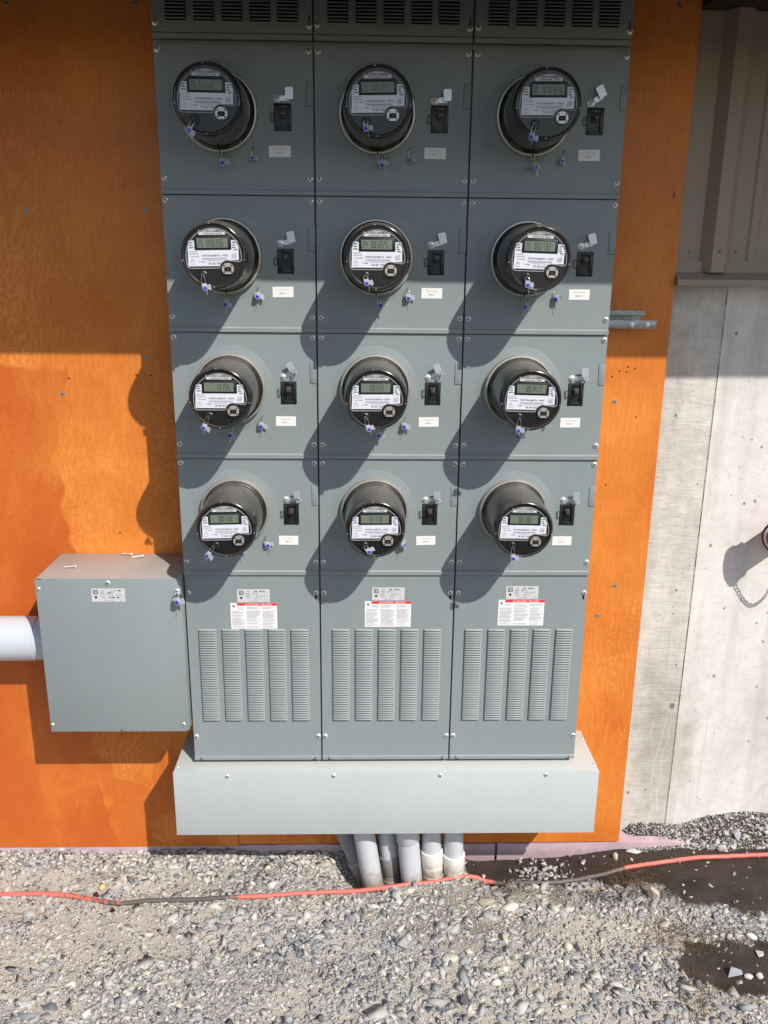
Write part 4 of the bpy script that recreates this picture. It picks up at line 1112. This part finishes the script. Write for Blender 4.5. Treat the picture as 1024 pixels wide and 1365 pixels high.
# ------------------------------------------------------------------ wireway box under the cabinets
ww = thing('wireway_box', 'long pale grey steel wireway box under the three meter cabinets', 'wireway')
x0, x1, z0, z1, yf = -.6172, .6262, zz(-2.1183), zz(-1.9060), -.0456
mb = MB(); mb.box(x0+.001, x1-.001, yf+.0030, YW-.0015, z0+.012, z1, 0, .0014); mb.build('trough', 'light_grey_paint', ww, 30)
mb = MB(); mb.box(x0, x1, yf, yf+.0028, z0, z1-.0010, 0, .0012); wc = mb.build('front_cover', 'light_grey_paint', ww, 30)
mb = MB(); mb.box(x0+.002, x1-.002, yf+.0028, yf+.018, z0+.0002, z0+.0018); mb.build('bottom_flange', 'light_grey_paint', ww, 0)
for x_ in (-.4605, -.1516, .1591, .4697): o = put_screw(wc, x_, yf, zz(-1.9190)); o.scale = (.9, .9, .9)
for x_ in (-.6085, .6175):
    for y_ in (-.015, .128):
        o = put('screw', SCR, ww, (x_, y_, z1), (R(-90), 0, 0)); o.scale = (.55, .55, .55)

# ------------------------------------------------------------------ conduits into the ground
def conduit(label, a, b_, r, mat, rings=()):
    t = thing('conduit_pipe', label, 'pipe', (0, 0, 0), 'conduits going into the ground')
    a, b_ = Vector(a), Vector(b_); d = (b_-a).normalized()
    topz = zz(-2.10); a2 = a+d*((topz-a.z)/d.z); b2 = b_+d*.12
    mb = MB(); mb.tube([a2, b2], r, 32, 0); mb.build('tube', mat, t, 40)
    for z_t, z_b, rr_, m_ in rings:
        p = a+d*((z_t-a.z)/d.z); q = a+d*((z_b-a.z)/d.z); e = d*.0015
        mb = MB(); mb.tube([p, p+e, q-e, q], [rr_-.0014, rr_, rr_, rr_-.0012], 32, 0); mb.build('coupling', m_, t, 40)
conduit('leftmost slanting grey conduit, set back behind the others under the wireway box', (-.117, .125, .106), (-.080, .125, .011), .0302, 'pvc_grey_dark', [(.026, -.05, .0345, 'pvc_grey')])
conduit('straight grey conduit slanting in front, second from the left under the wireway box', (-.061, .055, .160), (-.034, .055, -.018), .0330, 'pvc_grey')
conduit('grey conduit with a dark grey coupling between two plain ones under the wireway box', (.011, .105, .124), (.032, .105, -.037), .0308, 'pvc_grey', [(.055, -.012, .0352, 'pvc_grey_dark'), (-.012, -.035, .0342, 'pvc_grey'), (-.026, -.08, .0362, 'pvc_white')])
conduit('thick plain grey conduit with a belled top, fourth from the left under the wireway box', (.074, .05, .163), (.092, .05, -.032), .0335, 'pvc_grey', [(.26, .150, .0368, 'pvc_grey')])
conduit('grey conduit in a stepped white coupling, second from the right under the wireway box', (.149, .07, .147), (.157, .07, .004), .0302, 'pvc_grey', [(.098, .048, .0352, 'pvc_white'), (.048, .012, .0335, 'pvc_white'), (.012, -.05, .0352, 'pvc_white')])
conduit('grey conduit in a stepped white coupling, rightmost under the wireway box', (.220, .07, .147), (.225, .07, -.005), .0302, 'pvc_grey', [(.083, .030, .0352, 'pvc_white'), (.030, -.06, .0338, 'pvc_white')])

# ------------------------------------------------------------------ extension cord
CP = [(-1.9, .03, .008), (-1.55, .0, .008), (-1.319, 0.002, 0.008), (-1.179, -0.006, 0.008), (-1.076, -0.008, 0.008), (-0.969, -0.019, 0.008), (-0.824, -0.049, 0.008), (-0.712, -0.044, 0.008), (-0.554, -0.04, 0.008), (-0.419, -0.029, 0.008), (-0.26, -0.014, 0.008), (-0.075, 0.0, 0.008), (0.09, 0.018, 0.008), (0.209, 0.04, 0.006), (0.306, 0.046, 0.0), (0.398, 0.026, -0.004), (0.54, 0.024, -0.004), (0.693, 0.063, 0.002), (0.771, 0.083, 0.008), (0.871, 0.094, 0.016), (1.024, 0.111, 0.024), (1.15, 0.118, 0.026), (1.259, 0.117, 0.026), (1.369, 0.108, 0.026), (1.6, .09, .02), (2.0, .05, .02)]
def catmull(p, n=8):
    p = [Vector(q) for q in p]; out = []
    for i in range(len(p)-1):
        a, b_, c, d = p[max(i-1, 0)], p[i], p[i+1], p[min(i+2, len(p)-1)]
        for k in range(n):
            t = k/n
            out.append(.5*((2*b_)+(c-a)*t+(2*a-5*b_+4*c-d)*t*t+(3*b_-a-3*c+d)*t**3))
    return out+[p[-1]]
cp = catmull(CP, 9)
hh = height(np.array([q.x for q in cp]), np.array([q.y for q in cp]))
hs_ = np.convolve(np.pad(hh, 4, mode='edge'), np.ones(9)/9, 'valid')
for q, h_ in zip(cp, hs_): q.z = h_+.0085+random.uniform(-.0006, .0006)
mb = MB(); mb.tube(cp, .0068, 10); tag(mb.build('extension_cord', 'cord_jacket', None, 60), 'red extension cord, muddy in places, snaking across the gravel', 'cord')

# ------------------------------------------------------------------ noted stones, clods, straw
def rock(label, x, y, dims, c, seed, rz=0.0, lift=.3, rounded=False, name='stone', cat='stone', matname=None):
    v, f = hull_template(seed, 26 if rounded else 13, (1, 1, 1))
    v = v*np.array(dims)
    if matname is None:
        matname = 'stone_%d' % seed
        b = NB(matname); vv = b.obj(); n = b.noise(vv, 160, 5, 0.7); n2 = b.noise(vv, 38, 4, 0.6)
        cc = b.mix(n, tuple(q*.8 for q in c), tuple(min(1, q*1.15) for q in c))
        cc = b.mix(b.math('MULTIPLY', n2, 0.3), cc, tuple(min(1, q*1.3) for q in c)); b.bump(n, .3, .003)
        M[matname] = b.out(cc, .88, 0, .3)
    mb = MB(); mb.add(v.tolist(), f.tolist())
    o = mb.build(name, matname, None, 50 if rounded else 0, (x, y, float(height(x, y))+dims[2]*lift)); o.rotation_euler = (0, 0, rz)
    return tag(o, label, cat, 'larger stones on the ground' if cat == 'stone' else None)
rock('smooth pale cream oval stone in front of the white conduit couplings', .380, -.085, (.026, .016, .012), (.68, .63, .54), 301, .3, .5, True)
rock('flat tan brown stone beside the pale oval stone', .309, -.060, (.028, .020, .010), (.40, .34, .27), 302, .1, .4, True)
rock('upright tan block of stone at the edge of the mud', .830, -.048, (.020, .028, .026), (.50, .44, .35), 303, .15, .45)
rock('blue grey stone alone in the middle of the near mud patch', .962, -.330, (.026, .016, .014), (.33, .35, .38), 304, .1, .5)
rock('white angular stone at the right rim of the near mud patch', 1.066, -.258, (.013, .014, .012), (.72, .69, .63), 305, .6, .5)
rock('pale oval stone above the white angular one by the near mud patch', 1.064, -.205, (.017, .011, .010), (.68, .64, .57), 306, -.5, .5, True)
rock('small pale oval stone in the near mud patch, left of its twin', 1.000, -.340, (.013, .009, .008), (.62, .58, .50), 307, -.2, .5, True)
rock('small pale round stone in the near mud patch, right of its twin', 1.030, -.338, (.012, .010, .009), (.60, .56, .49), 308, .2, .5, True)
rock('grey wedge of stone in the gravel bank under the concrete wall', 1.185, .196, (.018, .015, .030), (.38, .385, .40), 309, .4, .0)
rock('second grey stone in the gravel bank, left of the wedge', 1.104, .176, (.018, .012, .021), (.37, .365, .355), 310, -.2, .1)
rock('pale angular stone at the foot of the gravel bank', 1.128, .158, (.019, .013, .013), (.60, .57, .51), 311, -.4, .5)
rock('dark slate grey stone near the front edge, below the middle cabinet', .201, -.424, (.017, .017, .014), (.10, .105, .115), 312, .5, .5)
rock('cream rounded stone in the gravel beside a long grey one', .519, -.243, (.013, .016, .013), (.58, .53, .45), 313, .1, .5, True)
rock('long narrow grey stone in the gravel beside a cream one', .548, -.243, (.009, .026, .012), (.29, .29, .30), 314, .35, .5)
rock('flat pale grey slab on the mud beside the plywood corner', .832, .166, (.026, .012, .008), (.50, .51, .50), 315, -.15, .5)
rock('yellowish oval stone standing in the mud below the plywood', .765, .142, (.010, .010, .018), (.50, .44, .30), 316, .2, .4, True)
rock('dark blue grey stone in the gravel left of the near mud patch', .690, -.320, (.014, .012, .011), (.15, .16, .19), 317, .7, .5)
rock('small yellow stone in the gravel beside a brown clod', -.875, .020, (.011, .010, .009), (.66, .50, .20), 318, .2, .5, True)
rock('flat tan stone half buried by the leftmost conduit', -.190, .128, (.022, .014, .010), (.45, .40, .32), 319, .1, .5)
rock('rust brown clod above the red cord', -.883, -.016, (.012, .010, .009), (0, 0, 0), 320, .4, .6, False, 'dirt_clod', 'clod', 'clod_brown')
rock('rust brown clod below the red cord', -.818, -.068, (.011, .009, .008), (0, 0, 0), 321, .9, .6, False, 'dirt_clod', 'clod', 'clod_brown')

mb = MB(); rr = random.Random(21)
for cx, cy, sx, sy, n_ in ((.80, .075, .05, .03, 90), (.83, -.20, .05, .06, 130), (.95, -.205, .10, .025, 130), (.82, -.42, .035, .06, 110), (.74, .02, .06, .03, 60), (.40, -.02, .06, .03, 40)):
    for _ in range(n_):
        x_, y_ = rr.gauss(cx, sx*.85), rr.gauss(cy, sy*.85); a = rr.uniform(0, 6.3); L = rr.uniform(.010, .034)
        if y_ > .17: continue
        h_ = float(height(x_, y_))+.004; dx, dy = math.cos(a)*L/2, math.sin(a)*L/2; tl = rr.uniform(-.3, .4)*L
        mb.tube([(x_-dx, y_-dy, h_+rr.uniform(0, .004)), (x_+rr.uniform(-.002, .002), y_, h_+.003), (x_+dx, y_+dy, h_+max(tl, 0))], rr.uniform(.0004, .0009), 3, 0, False)
tag(mb.build('dry_straw', 'straw', None, 60), 'brown dry straw strewn round the mud', 'straw', kind='stuff')

# ------------------------------------------------------------------ fire hose inlet at the right edge
fd = thing('hose_inlet', 'red capped fire hose inlet with a hanging chain on the concrete wall', 'hose inlet')
CC = Vector((1.153, .124, 1.118)); ax = Vector((-.60, -.80, 0)).normalized()
def along(mb, prof, c, axis, n=40, mi=0, cap=(True, True)):
    q = Vector((0, -1, 0)).rotation_difference(axis).to_matrix().to_4x4()
    mb.lathe(prof, n, mi, Matrix.Translation(c) @ q, cap)
mb = MB(); along(mb, [(.038, -.155), (.038, -.02), (.046, -.018), (.046, 0)], CC, ax); mb.build('outlet_barrel', 'fdc_red', fd, 40)
mb = MB(); along(mb, [(.050, 0), (.052, .002), (.052, .014), (.049, .017), (.044, .017)], CC, ax); cp_ = mb.build('cap', 'fdc_dark', fd, 40)
mb = MB(); along(mb, [(.0445, .0165), (.0445, .0185)], CC, ax); mb.build('white_ring', 'fdc_white', cp_, 40)
mb = MB(); along(mb, [(.037, .0180), (.037, .0215), (.032, .0235), (.012, .0240)], CC, ax); mb.build('red_centre', 'fdc_red', cp_, 40)
C2 = Vector((1.168+2*(1.2-1.168)+.21, .108, 1.116)); ax2 = Vector((.60, -.80, 0)).normalized()
mb = MB(); along(mb, [(.045, -.155), (.045, -.02), (.052, -.018), (.052, 0)], C2, ax2); mb.build('outlet_barrel', 'fdc_red', fd, 40)
mb = MB(); along(mb, [(.066, 0), (.068, .002), (.068, .014), (.064, .017), (.020, .018)], C2, ax2); mb.build('cap', 'fdc_dark', fd, 40)
mb = MB(); along(mb, [(.12, 0), (.12, .006), (.112, .010), (.06, .012)], Vector((1.305, YC-.004, 1.116)), Vector((0, -1, 0))); mb.build('wall_plate', 'fdc_red', fd, 40)
mb = MB(); along(mb, [(.062, 0), (.062, .055), (.05, .07)], Vector((1.305, YC-.008, 1.116)), Vector((0, -1, 0))); mb.build('body', 'fdc_red', fd, 40)
mb = MB()
ch = catmull([(1.140, .130, 1.075), (1.152, .135, 1.035), (1.185, .135, .985), (1.215, .135, .968), (1.245, .138, .990), (1.262, .145, 1.035), (1.27, .15, 1.07)], 5)
for i in range(0, len(ch)-1):
    a, b_ = ch[i], ch[i+1]; c_ = (a+b_)/2; d = (b_-a).normalized(); sd_ = Vector((0, 1, 0)) if i % 2 else d.cross(Vector((0, 1, 0))).normalized()
    pts = [c_+d*.0078*math.cos(t)+sd_*.0050*math.sin(t) for t in [2*math.pi*k/10 for k in range(10)]]
    mb.tube(pts, .0014, 5, 0, closed=True)
mb.build('chain', 'zinc', fd, 60)
